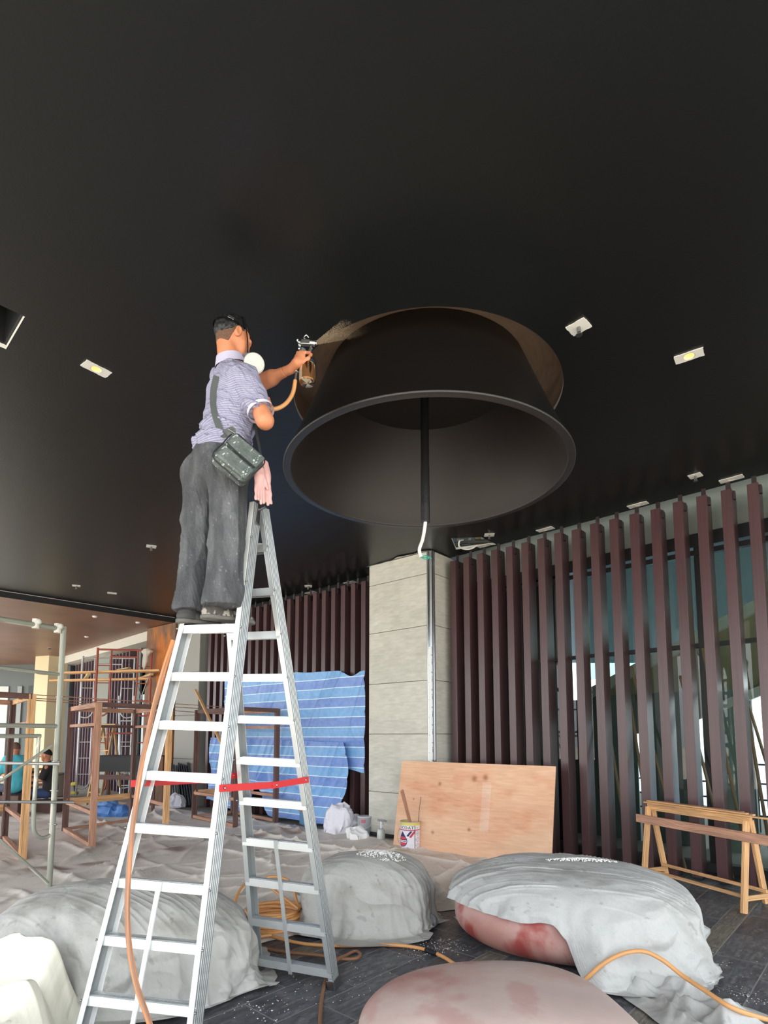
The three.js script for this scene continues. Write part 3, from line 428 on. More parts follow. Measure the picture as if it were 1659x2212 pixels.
{ // the grey sheets covering the floor in the middle and at left
  const near = [[-8, -3.2], [-2.9, -3.5], [-1.35, -3.95], [-0.95, -4.25], [-0.5, -4.6], [0.1, -5.1], [0.5, -5.05], [0.82, -5.2], [1.06, -5.6], [1.12, -6.1]], far = [[-12.5, -17], [-6.3, -13.4], [-4.2, -11.9], [-2.4, -10.5], [-0.45, -8.93], [-0.05, -8.55], [0.45, -8.05], [0.75, -7.86], [1.0, -7.7], [1.35, -7.35]];
  const at = (L, k) => { const x = k * (L.length - 1), i = min(L.length - 2, floor(x)); return [0, 1].map((c) => lerp(L[i][c], L[i + 1][c], x - i)); };
  const seam = (x, z) => { const L = [[-4.255, 0, -6.197], [-3.211, 0, -6.997], [-2.101, 0, -8.54], [-1.36, 0, -9.019]]; let d = 9; for (let i = 0; i < 3; i++) { const a = L[i], b = L[i + 1], ux = b[0] - a[0], uz = b[2] - a[2], k = clamp(((x - a[0]) * ux + (z - a[2]) * uz) / (ux * ux + uz * uz)); const px = a[0] + ux * k - x, pz = a[2] + uz * k - z; d = min(d, hypot(px, pz)); } return d; };
  const g = sheet(420, 330, (s, v) => {
    const k = pow(v, 1.35), a = at(near, s), b = at(far, s), x = lerp(a[0], b[0], k), z = lerp(a[1], b[1], k), wx = x + 0.25 * noise(x * 1.1, z * 1.1, 3), wz = z + 0.25 * noise(x * 1.1, z * 1.1, 6);
    const d = seam(x, z); let cr = 0; [[0.35, 0.62, 0.075], [-0.75, 0.5, 0.06], [1.25, 0.85, 0.05], [-0.2, 0.36, 0.04]].forEach(([an, sp, hh], i) => { const c = (x * cos(an) + z * sin(an) + 0.10 * noise(x * 0.7, z * 0.7, i * 5)) / sp, al = -x * sin(an) + z * cos(an), id = floor(c), q = abs(c - id - 0.5) * sp; cr += hh * exp(-q / 0.035) * max(0, noise(al * 0.9 + id * 7.7, id * 3.1, i) + 0.15); });
    const r3 = pow(ridge(wx * 2.6, wz * 2.2, 21), 8) * max(0, noise(x * 0.8, z * 0.8, 33));
    const e = smooth(0, 0.03, min(v, 1 - v, s, 1 - s));
    return [x + 0.02 * noise(z * 4, x * 4, 1), 0.005 + e * (cr + 0.03 * r3 + 0.010 * (0.5 + 0.5 * noise(x * 2, z * 2, 2)) + 0.05 * exp(-d * d * 220) * (0.6 + 0.6 * noise(x * 3, z * 3))), z];
  }, (s, v, p) => [p[0] * 0.5, p[2] * 0.5]);
  const pa = g.attributes.position, col = new Float32Array(pa.count * 3);
  for (let i = 0; i < pa.count; i++) { const x = pa.getX(i), z = pa.getZ(i), d = seam(x + 0.12 * noise(x * 3, z * 3), z + 0.12 * noise(z * 3, x * 3, 4)), st = clamp(exp(-d * d * 130) * (0.75 + 0.9 * noise(x * 4, z * 9, 2)) + 0.30 * smooth(0.15, 0.6, fbm(x * 0.9, z * 1.4, 5))), c = [lerp(1, 0.42, st), lerp(1, 0.33, st), lerp(1, 0.31, st)]; col.set(c, i * 3); } // brown paint and dirt soaked into the seam
  g.setAttribute('color', new THREE.BufferAttribute(col, 3));
  lone('floor_sheet', g, mat('#ffffff', 0.75, { map: clothTex(0.90, 0.865, 0.825, 17), vertexColors: true, side: THREE.DoubleSide, bumpMap: creaseTex, bumpScale: 0.002 }), 'wide wrinkled grey protective sheet covering the floor behind the ladder, stained brown', 'sheet', [-2, 0, -7]);
}

// ---------------------------------------------------------------- blue tarpaulins on the left-hand slats
{
  const stripes = tex(64, 512, (u, v) => { const k = v * 4 % 1, line = smooth(0.035, 0.012, abs(k - 0.5)) + smooth(0.965, 0.99, k) + smooth(0.035, 0.01, k), b = floor(v * 8) % 2, n = tnoise(u, v, 32, 3) * 0.05; const c = b ? [0.50, 0.70, 0.90] : [0.47, 0.60, 0.85]; return [c[0] + n + 0.38 * line, c[1] + n + 0.30 * line, c[2] + n + 0.14 * line]; });
  const m = mat('#ffffff', 0.4, { map: stripes, side: THREE.DoubleSide });
  const tarp = (s0, s1, top, bot, n0, wob, right) => sheet(200, 130, (s, v) => {
    let S = lerp(s0, s1, s); const yt = top(S), yb = bot(S), y = lerp(yb, yt, v); if (right) S += right(v) * pow(1 - s, 3);
    const d = S * 1.9 + y * 0.9, f = noise(d * 1.2, y * 0.5 - S * 0.3, n0) * 0.05 + pow(ridge(d * 1.1, y * 0.35 - S * 0.4, n0 + 4), 7) * 0.05 + pow(ridge(d * 2.6, y * 0.8, n0 + 9), 6) * 0.025;
    const p = lrP(S, 0.05 + n0 * 0.02 + f * wob + 0.03 + 0.10 * smooth(0.4, 0, v) * wob * (n0 ? 1 : 0), y + 0.012 * noise(S * 3, y, 2)); return p; }, (s, v, p) => [s * 3, p[1] / 1.32]);
  lone('tarpaulin', tarp(0.03, 3.9, (s) => 2.575 + 0.035 * s - 0.10 * exp(-pow((s - 0.32) / 0.16, 2)), (s) => 0.90 + 0.12 * s, 0, 0.8), m, 'upper blue striped tarpaulin taped along its top edge to the left-hand slats', 'tarpaulin', lrP(2, 0.1, 0.9));
  lone('tarpaulin', tarp(0.42, 4.3, (s) => 1.385 + 0.02 * s, (s) => 0.06 + 0.55 * exp(-pow((s - 2.55) / 0.22, 2)) + 0.16 * smooth(2.9, 4.2, s), 2, 1.3, (v) => 0.22 * (1 - v) * (1 - v) - 0.14 * sin(PI * v)), m, 'lower blue striped tarpaulin hanging to the floor in front of the upper one', 'tarpaulin', lrP(2, 0.15, 0.05));
}

// ---------------------------------------------------------------- things on the floor by the column
{
  const ply = tex(1024, 512, (u, v) => { const g = tnoise(u * 0.25, v, 64, 4, 2) * 0.05, b = tnoise(u, v, 4, 4, 7) * 0.07, st = smooth(0.0, 0.6, tnoise(u, v, 7, 5, 3)) * 0.06, kn = [[0.30, 0.75, 0.02], [0.53, 0.83, 0.03], [0.60, 0.85, 0.03], [0.28, 0.2, 0.02], [0.52, 0.28, 0.02], [0.12, 0.55, 0.012]].reduce((a, q) => a + exp(-((u - q[0]) ** 2 * 4 + (v - q[1]) ** 2) / (q[2] * q[2])), 0) * 0.22, patch = (u > 0.585 && u < 0.64 && v > 0.28 && v < 0.8) ? 0.05 : 0; return [0.90 + g + b * 0.5 - kn + patch * 0.3 - st * 0.3, 0.72 + g + b - kn + patch - st, 0.585 + g + b - kn + patch * 1.6 - st]; });
  const bl = [0.131, 0, -8.075], br = [1.879, 0, -6.572], d = V(br).sub(V(bl)).normalize().toArray(), back = [d[2] * -1 * -1, 0, -d[0]], L = hypot(br[0] - bl[0], br[2] - bl[2]);
  const upv = V(back[0] * 0.20, 1.14, back[2] * 0.20).normalize(), g = box(L, 1.16, 0.018, 0.003); { const p = g.attributes.position, uv = g.attributes.uv; for (let i = 0; i < p.count; i++) uv.setXY(i, p.getX(i) / L + 0.5, p.getY(i) / 1.16 + 0.5); }
  const x = V(d), z = x.clone().cross(upv); g.applyMatrix4(new THREE.Matrix4().makeBasis(x, upv, z).setPosition(V(mixv(bl, br, 0.5)).addScaledVector(upv, 0.585)));
  lone('plywood_sheet', g, mat('#ffffff', 0.7, { map: ply }), 'large orange plywood sheet leaning upright in front of the column and slats', 'plywood', mixv(bl, br, 0.5));
}
{
  const at = [0.35, 0, -7.814], t = thing('paint_tin', 'open printed paint tin with a stirring stick standing before the plywood', 'paint tin', at), r = 0.134, h = 0.36;
  const c = document.createElement('canvas'); c.width = 1024; c.height = 512; const q = c.getContext('2d');
  q.fillStyle = '#e7e3ea'; q.fillRect(0, 0, 1024, 512); q.fillStyle = '#d9cf6a'; q.fillRect(0, 0, 1024, 62);
  q.fillStyle = '#c03a52'; q.fillRect(0, 138, 1024, 16); q.fillStyle = '#2b2540'; q.font = 'bold 74px serif'; q.fillText('VCOAT', 330, 126); q.font = 'bold 60px serif'; q.fillText('V', 250, 124); q.font = '40px sans-serif'; q.fillText('1 S', 620, 118);
  q.save(); q.translate(395, 330); q.fillStyle = '#d64a5a'; q.beginPath(); q.ellipse(0, 20, 82, 96, 0, 0, 7); q.fill(); q.lineWidth = 12; q.strokeStyle = '#2a2a5c'; q.stroke(); q.fillStyle = '#2a2a5c'; q.beginPath(); q.moveTo(0, -160); q.lineTo(-62, -62); q.lineTo(62, -62); q.fill(); q.fillRect(-82, -14, 164, 14); q.fillStyle = '#f4f0f4'; q.fillRect(-76, 4, 152, 40); q.fillStyle = '#2a2a5c'; q.fillRect(-70, 18, 140, 10); q.fillStyle = '#f4f0f4'; q.font = 'bold 30px sans-serif'; q.fillText('MARINE'.slice(0, 0) + '····', -44, 84); q.restore();
  q.fillStyle = '#2a2a5c'; q.beginPath(); q.moveTo(470, 250); q.lineTo(530, 165); q.lineTo(570, 165); q.lineTo(500, 262); q.fill(); q.fillStyle = '#c9404e'; q.beginPath(); q.moveTo(510, 270); q.lineTo(585, 165); q.lineTo(635, 165); q.lineTo(545, 285); q.fill();
  q.fillStyle = '#1b1418'; q.fillRect(604, 60, 12, 452); q.strokeStyle = '#2b2a35'; q.lineWidth = 4; for (const [y, s] of [[208, 'A'], [320, '!'], [430, '*']]) { q.save(); q.translate(668, y); q.rotate(PI / 4); q.strokeRect(-30, -30, 60, 60); q.restore(); q.fillStyle = '#2b2a35'; q.font = 'bold 36px sans-serif'; q.fillText(s, 657, y + 13); }
  q.fillStyle = '#b9b4c4'; for (const x of [500, 530, 560]) q.fillRect(x, 400, 3, 100);
  const map = new THREE.CanvasTexture(c); map.colorSpace = THREE.SRGBColorSpace; map.wrapS = THREE.RepeatWrapping;
  const cy = new THREE.CylinderGeometry(r, r, h, 48, 1, true); cy.rotateY(-0.15 + PI); cy.translate(at[0], h / 2 + 0.002, at[2]);
  part(t, 'can', cy, mat('#ffffff', 0.35, { map, side: THREE.DoubleSide }));
  part(t, 'rim', new THREE.TorusGeometry(r, 0.006, 8, 48).rotateX(PI / 2).translate(at[0], h, at[2]), mat('#c9b8bd', 0.35, { metalness: 0.5 }));
  part(t, 'paint', new THREE.CylinderGeometry(r - 0.004, r - 0.004, 0.02, 40).translate(at[0], h - 0.07, at[2]), mat('#2a1a1c', 0.25));
  part(t, 'base', new THREE.CylinderGeometry(r, r, 0.006, 40).translate(at[0], 0.004, at[2]), M.steel);
  part(t, 'handle', tube([[at[0] - r, 0.27, at[2]], [at[0] - r - 0.03, 0.22, at[2] + 0.03], [at[0] - r - 0.03, 0.12, at[2] + 0.07], [at[0] - r + 0.02, 0.05, at[2] + 0.12]], 0.003, 20, 6), M.steel);
  const z = -at[2], sa = [at[0] + 0.02, 0.27, at[2] + 0.03], sb = [0.227, 0.814, -7.35]; lone('stirring_stick', bar(sa, sb, 0.045, 0.016, [0.3, 0, 1]), M.timber, 'flat wooden stirring stick standing in the paint tin', 'stick', sa);
  lone('wire', tube([[at[0] + 0.11, 0.27, at[2]], [at[0] + 0.12, 0.45, at[2] - 0.02], [at[0] + 0.15, 0.68, at[2] - 0.02]], 0.0035, 14, 6), M.timberDark, 'thin brown wire standing up from the paint tin', 'wire', at);
}
{
  const at = [-0.044, 0, -8.465], t = thing('spray_gun', 'silver spray gun with its cup standing on the floor beside the column base', 'spray gun', at), T = (g) => g.translate(...at);
  part(t, 'cup', T(lathe([[0, 0.002], [0.055, 0.003], [0.06, 0.02], [0.06, 0.12], [0.045, 0.155], [0.03, 0.165], [0, 0.165]], 28)), mat('#c9ccc6', 0.5, { metalness: 0.3 }));
  part(t, 'body', [T(bar([0, 0.16, 0], [0, 0.30, -0.02], 0.028, 0.035)), T(bar([-0.05, 0.285, 0.01], [0.06, 0.27, 0], 0.03, 0.03)), T(rod([0.04, 0.27, 0], [0.085, 0.262, 0], 0.014))], M.steel);
  part(t, 'trigger', T(tube([[0.03, 0.25, 0.0], [0.035, 0.21, 0.0], [0.02, 0.18, 0.0]], 0.005, 10, 6)), M.chrome);
  const b = [-0.294, 0, -8.894], u = thing('grey_bucket', 'small grey plastic bucket with a wire handle tucked against the column', 'bucket', b), S = (g) => g.translate(...b);
  part(u, 'pail', S(lathe([[0, 0.002], [0.092, 0.003], [0.105, 0.25], [0.112, 0.255], [0.112, 0.268], [0.103, 0.268], [0.09, 0.02], [0, 0.02]], 36)), mat('#a9adb2', 0.5));
  part(u, 'lid', S(lathe([[0, 0.262], [0.106, 0.262], [0.113, 0.27], [0.113, 0.283], [0.1, 0.285], [0, 0.282]], 36)), mat('#cfcdd0', 0.5));
  part(u, 'handle', S(tube([[-0.108, 0.23, 0.0], [-0.09, 0.15, 0.07], [0, 0.11, 0.11], [0.09, 0.15, 0.07], [0.108, 0.23, 0.0]], 0.004, 24, 6)), M.white);
  part(u, 'sticker', S(sheet(8, 2, (s, v) => [0.1095 * sin(-0.55 + s * 0.7), 0.19 + v * 0.05, 0.1095 * cos(-0.55 + s * 0.7)])), mat('#c06a76', 0.6));
  const c = [-1.236, 0, -9.851], k = thing('clear_crate', 'blue-tinted clear box with a brown lid on the floor under the tarpaulin edge', 'box', c), D = (g) => g.rotateY(0.5).translate(...c);
  part(k, 'tank', D(box(0.34, 0.22, 0.24, 0.008).translate(0, 0.115, 0)), mat('#6f9cc4', 0.25)); part(k, 'lid', D(box(0.37, 0.03, 0.27, 0.005).translate(0, 0.245, 0)), M.timber); part(k, 'base_strip', D(box(0.345, 0.02, 0.245, 0.003).translate(0, 0.012, 0)), M.steel);
  const w = [0.198, 0, -7.66]; lone('wire_loop', [tube([...Array(9).keys()].map((i) => [w[0] + 0.14 * cos(i * 0.75), 0.018 + 0.01 * sin(i), w[2] + 0.10 * sin(i * 0.75)]), 0.006, 60, 6), tube([...Array(8).keys()].map((i) => [w[0] + 0.12 * cos(1 + i * 0.75), 0.034, w[2] + 0.09 * sin(1 + i * 0.75)]), 0.005, 50, 6)], mat('#b8a98a', 0.5), 'loose loop of cable lying beside the paint tin', 'cable', w);
  // crumpled rags
  const rag = (c0, r, s) => { const cc = [c0[0], r[1] * 0.42, c0[2]], e = ell(cc, r); return skin((x, y, z) => max(e(x, y, z) - 0.05 * pow(ridge(x * 7 + s, y * 4, z * 7), 3) - 0.035 * noise(x * 9, y * 6 + s, z * 9) - 0.018 * pow(ridge(x * 17, y * 11, z * 17 + s), 2), 0.004 - y), [cc[0] - r[0] - 0.12, -0.02, cc[2] - r[2] - 0.12], [cc[0] + r[0] + 0.12, cc[1] + r[1] + 0.14, cc[2] + r[2] + 0.12], 0.014); };
  const white = mat('#eceaf2', 0.85), r1 = [-0.682, 0, -9.062], r2 = [-0.389, 0, -8.502], r3 = [-4.391, 0, -12.167], r4 = [-0.492, 0, -9.148];
  lone('rag_heap', rag(r1, [0.19, 0.30, 0.17], 1), white, 'tall heap of crumpled white rags on the floor by the tarpaulin', 'rags', r1);
  lone('rag_heap', rag(r4, [0.15, 0.17, 0.12], 5), mat('#cfcdd4', 0.85), 'lower grey-white rags beside the tall white heap', 'rags', r4);
  lone('rag_heap', rag(r2, [0.14, 0.10, 0.09], 3), mat('#f4f3f2', 0.85), 'small crumpled white paper in front of the grey bucket', 'paper', r2);
  lone('rag_heap', rag(r3, [0.17, 0.18, 0.14], 4), white, 'white bundle on the floor in front of the stacked dark boards', 'bundle', r3);
}

// ---------------------------------------------------------------- sawhorse, hoses, debris
{
  const lf = [2.713, 0, -6.119], lr = [3.027, 0, -6.276], rf = [3.052, 0, -4.999], rb = [3.447, 0, -5.309];
  const t = thing('sawhorse', 'light timber sawhorse with four splayed legs standing in front of the right-hand slats', 'sawhorse', mixv(lf, rb, 0.5));
  const lt = [(lf[0] + lr[0]) / 2 - 0.02, 0.75, (lf[2] + lr[2]) / 2], rt = [(rf[0] + rb[0]) / 2 - 0.015, 0.75, (rf[2] + rb[2]) / 2], ax = V(rt).sub(V(lt)).setY(0).normalize().toArray(), sd = [-ax[2], 0, ax[0]];
  const legs = [[lf, lt, -1], [lr, lt, 1], [rf, rt, -1], [rb, rt, 1]];
  for (const [f, h, s] of legs) { const d = V(f).sub(V(h)).dot(V(sd)) > 0 ? 1 : -1; part(t, 'leg', bar(f, addv(h, sd, 0.025 * d), 0.058, 0.03, ax), M.timberLight); }
  part(t, 'ridge', bar(addv(lt, ax, -0.03), addv(rt, ax, 0.03), 0.03, 0.07), M.timberLight);
  const dn = V(lf).sub(V(lt)).dot(V(sd)) > 0 ? sd : sd.map((v) => -v);
  const q = (h, o, u, y) => addv(addv(addv([h[0], 0, h[2]], dn, o), ax, u), [0, y, 0]);
  part(t, 'front_rail', bar(q(lt, 0.105, -0.09, 0.625), q(rt, 0.105, 0.45, 0.625), 0.024, 0.085, [0, 1, 0]), M.timber, 'wide reddish rail');
  part(t, 'stretcher', bar(q(lt, 0.145, 0, 0.12), q(rt, 0.145, 0.04, 0.12), 0.022, 0.03), M.timberLight); part(t, 'stretcher', bar(q(lt, -0.125, 0, 0.14), q(rt, -0.125, 0.04, 0.14), 0.022, 0.03), M.timberLight);
  for (const h of [lt, rt]) part(t, 'cross_tie', bar(q(h, 0.17, 0.03, 0.10), q(h, -0.15, 0.03, 0.10), 0.02, 0.045), M.timberLight);
  [[-0.05, -0.08, 0.02, 0.797], [0.01, 0.02, 0.03, 0.797], [0.055, -0.02, 0.34, 0.797], [-0.02, 0.05, -0.06, 0.812], [0.03, 0.0, 0.02, 0.812]].forEach(([o, a, b, y], i) => lone('timber_batten', bar(q(lt, o, a, y), q(rt, o, b, y + 0.004), 0.04, 0.014), [M.timberLight, M.timber][i % 2], ['thin batten nearest the camera on top of the sawhorse', 'thin batten along the middle of the sawhorse top', 'thin batten at the back of the sawhorse top, overhanging to the right', 'loose batten lying over the front ones on the sawhorse', 'loose batten lying over the back ones on the sawhorse'][i], 'batten', q(lt, o, a, y - 0.007)));
}
{
  const H = (name, pts, r, label, m = M.hose) => lone(name, tube(pts, r, pts.length * 14, 10), m, label, 'hose', pts[0]);
  const c0 = [-0.874, 0, -4.659], coil = [], turns = 16;
  for (let i = 0; i <= turns * 12; i++) { const a = i / 12 * 2 * PI, k = i / (turns * 12), R = 0.180 + 0.018 * sin(i * 0.37) + 0.012 * sin(i * 0.11); coil.push([c0[0] + R * cos(a) * 1.08 + 0.012 * sin(i * 0.23), 0.014 + 0.125 * k + 0.008 * sin(i * 0.9), c0[2] + R * 0.95 * sin(a)]); }
  const up = (px, h) => [px[0], h, px[2]];
  const loose = [up([-0.662, 0, -4.584], 0.16), up([-0.865, 0, -4.805], 0.22), up([-1.055, 0, -4.987], 0.27), up([-1.15, 0, -4.864], 0.28), up([-1.151, 0, -4.531], 0.17), up([-0.959, 0, -4.242], 0.07), up([-0.828, 0, -4.334], 0.05)];
  const loop2 = [up([-0.923, 0, -4.382], 0.12), up([-1.035, 0, -4.692], 0.24), up([-0.971, 0, -4.864], 0.33), up([-0.799, 0, -4.864], 0.31), up([-0.67, 0, -4.637], 0.15)];
  const t = thing('hose_coil', 'coil of orange air hose on the floor behind the rear legs of the ladder', 'hose', [c0[0], 0, c0[2]]);
  part(t, 'coil', new THREE.TubeGeometry(new THREE.CatmullRomCurve3(coil.map((p) => V(p))), 1300, 0.0132, 8), M.hose); part(t, 'loose_turn', tube(loose, 0.012, 60), M.hose); part(t, 'loose_turn', tube(loop2, 0.012, 60), M.hose);
  part(t, 'tail', tube([up([-0.927, 0, -4.401], 0.05), up([-0.739, 0, -4.306], 0.03), [-0.563, 0, -4.251], [-0.295, 0, -4.216], [-0.031, 0, -4.233], [0.166, 0, -4.207], [0.308, 0, -4.129], [0.393, 0, -4.021], [0.469, 0, -3.874]].map((p) => [p[0], max(p[1], 0.016), p[2]]), 0.0125, 110), M.hose);
  part(t, 'coupling', [rod(addv([0.292, 0, -4.137], [0, 0.017, 0]), addv([0.359, 0, -4.062], [0, 0.017, 0]), 0.017, 12)], M.dark, 'black coupling');
  H('air_hose', [[-1.06, 0, -4.382], [-0.847, 0, -4.18], [-0.637, 0, -4.095], [-0.44, 0, -4.045], [-0.278, 0, -3.981], [-0.191, 0, -3.989], [-0.163, 0, -4.062], [-0.198, 0, -4.12], [-0.257, 0, -4.045], [-0.309, 0, -3.912], [-0.351, 0, -3.717], [-0.357, 0, -3.475], [-0.34, 0, -3.202], [-0.296, 0, -2.772]].map((p, i) => [p[0], 0.014 + (i === 9 ? 0.02 : 0), p[2]]), 0.0115, 'dirty brownish air hose looping on the tiles past the ladder foot', M.hoseDirty);
  H('air_hose', [up([1.125, 0, -3.535], 0.014), [1.173, 0.099, -3.46], [1.26, 0.183, -3.44], [1.375, 0.252, -3.42], [1.487, 0.272, -3.4], [1.567, 0.244, -3.36], [1.645, 0.186, -3.28], [1.692, 0.164, -3.16], [1.752, 0.138, -3.02], up([1.984, 0, -3.032], 0.06)], 0.0125, 'bright orange air hose arching over the sheet at the bottom right corner');
}
{ // debris
  const chips = [], add = (c, r, n, s) => { for (let i = 0; i < n; i++) { const a = rnd() * 2 * PI, q = r * pow(rnd(), 0.7), k = s * (0.4 + rnd()), g = new THREE.TetrahedronGeometry(k); g.rotateX(rnd() * 6).rotateY(rnd() * 6).scale(1, 0.5, 1).translate(c[0] + q * cos(a), c[1] + k * 0.25, c[2] + q * sin(a) * 0.8); chips.push(g); } };
  for (const [c, r, n, s] of [[[0.399, 0, -4.242], 0.22, 130, 0.005], [[0.241, 0, -4.095], 0.2, 60, 0.004], [[2.106, 0, -3.475], 0.16, 70, 0.004], [[2.247, 0, -3.95], 0.4, 40, 0.004], [[-0.51, 0, -3.475], 0.4, 70, 0.004], [[-0.198, 0, -3.663], 0.35, 50, 0.004], [[-0.688, 0, -3.306], 0.2, 30, 0.006]]) add(c, r, n, s);
  const o = lone('plaster_chips', chips, mat('#e4e2dd', 0.9), 'white plaster crumbs scattered over the dark floor tiles', 'debris', [0.399, 0, -4.242]); o.userData.kind = 'stuff';
  const heap = (P, cx, cz, rx, rz, n, s, label) => { const list = []; for (let i = 0; i < n; i++) { const a = rnd() * 2 * PI, q = pow(rnd(), 0.8), x = cx + rx * q * cos(a), z = cz + rz * q * sin(a); // height of the covered bench under the crumb
      const c = cos(P.yaw), e = sin(P.yaw), dx = x - P.c[0], dz = z - P.c[2], lx = (dx * c - dz * e) / P.a, lz = (dx * e + dz * c) / P.b, nn = P.n, y = P.c[1] + P.h * pow(max(0, 1 - abs(lx) ** nn - abs(lz) ** nn), 1 / nn), k = s * (0.4 + rnd()), g = new THREE.TetrahedronGeometry(k); g.rotateX(rnd() * 6).rotateY(rnd() * 6).scale(1, 0.7, 1).translate(x, y + 0.022 + 0.012 * (1 - q), z); list.push(g); }
    const d = lone('plaster_chips', list, mat('#efeeea', 0.9), label, 'debris', [cx, 0.5, cz]); d.userData.kind = 'stuff'; };
  heap(PB.mid, -0.02, -4.75, 0.2, 0.14, 420, 0.009, 'white plaster crumbs heaped on top of the middle dust sheet');
  heap(PB.right, 1.43, -4.22, 0.26, 0.05, 420, 0.008, 'thin drift of white powder on top of the big right-hand sheet');
  const w = [0.346, 0, -4.626]; lone('paper_wad', skin((x, y, z) => ell([w[0], 0.06, w[2]], [0.055, 0.04, 0.05])(x, y, z) - 0.02 * pow(ridge(x * 22, y * 16, z * 22), 3), [w[0] - 0.1, 0, w[2] - 0.1], [w[0] + 0.1, 0.14, w[2] + 0.1], 0.006), mat('#77777a', 0.8), 'crumpled grey wad lying on the front hem of the middle sheet', 'paper', w);
}

// ---------------------------------------------------------------- timber frames at left
{
  const S1 = [-1.11, 0, -1.34], S2 = [0.64, 0, -0.90];
  function frame(label, N, a, b, h, mats) {
    const C = [N, addv(N, a), addv(addv(N, a), b), addv(N, b)], t = thing('timber_rack', label, 'frame', C[0].slice());
    const da = V(a).normalize().toArray(), db = V(b).normalize().toArray(), up = (p, y) => [p[0], y, p[2]];
    C.forEach((p, i) => { const ia = (i === 0 || i === 3) ? 1 : -1, ib = i < 2 ? 1 : -1; part(t, 'post', [bar(up(p, 0.02), up(p, h), 0.088, 0.022, da), bar(addv(addv(up(p, 0.02), db, ib * 0.028), da, ia * 0.02), addv(addv(up(p, h), db, ib * 0.028), da, ia * 0.02), 0.022, 0.07, da)], mats[i % mats.length]); });
    const rail = (i, j, y, m, w = 0.022, hh = 0.07) => part(t, 'rail', bar(up(C[i], y), up(C[j], y), w, hh), m);
    rail(0, 1, h - 0.03, mats[0]); rail(1, 2, h - 0.03, M.timber); rail(2, 3, h - 0.03, M.timber); rail(3, 0, h - 0.03, M.timberDark);
    rail(0, 1, 1.66, M.timber, 0.022, 0.045); rail(2, 3, 1.66, M.timber, 0.022, 0.045); rail(1, 2, 1.66, M.timberDark, 0.022, 0.045); rail(0, 1, 0.05, M.timber, 0.06, 0.05); rail(1, 2, 0.05, M.timber, 0.05, 0.04); rail(2, 3, 0.05, M.timber, 0.06, 0.05); rail(0, 1, 0.47, M.timber, 0.05, 0.05); rail(1, 2, 0.47, M.timberLight, 0.03, 0.10); rail(2, 3, 0.47, M.timber, 0.05, 0.05);
    return t;
  }
  frame('tall brown timber box frame left of the ladder, behind the galvanised scaffold pole', [-3.901, 0, -7.783], S1, S2, 1.96, [M.timber, M.timberDark, M.timberDark, M.timberLight]);
  frame('tall brown timber box frame cut off by the left edge of the picture', [-4.363, 0, -7.048], S1, [-0.64, 0, 0.90], 2.02, [M.timberLight, M.timberDark, M.timberDark, M.timber]);
  frame('dark timber frame seen between the two sides of the ladder, before the left slats', [-2.423, 0, -9.463], [-1.04, 0, -1.1], [-0.62, 0, 0.62].map((v) => -v * 0.9), 1.98, [M.timberDark, M.timberDark, M.timberDark, M.timberDark]);
  const bt = [[[-4.834, 2.03, -6.664], [-2.938, 2.03, -10.396], 'long thin batten laid across the frame tops, uppermost of the three'], [[-4.966, 2, -6.851], [-3.169, 2, -10.845], 'long thin batten laid across the frame tops, middle of the three'], [[-4.859, 1.99, -7.559], [-3.836, 1.99, -12.123], 'shorter thin batten laid across the frame tops, lowest of the three']];
  for (const [a, b, l] of bt) lone('timber_batten', bar(a, b, 0.02, 0.012), M.timber, l, 'batten', a);
  const sa = [-3.29, 2.304, -9.9], sb = [-2.817, 1.725, -9.3]; lone('timber_stick', bar(sa, addv(sb, V(sb).sub(V(sa)).toArray(), 1.0), 0.04, 0.03), M.timberLight, 'slanting timber stick leaning on the dark frame near the left slats', 'stick', sb);
}

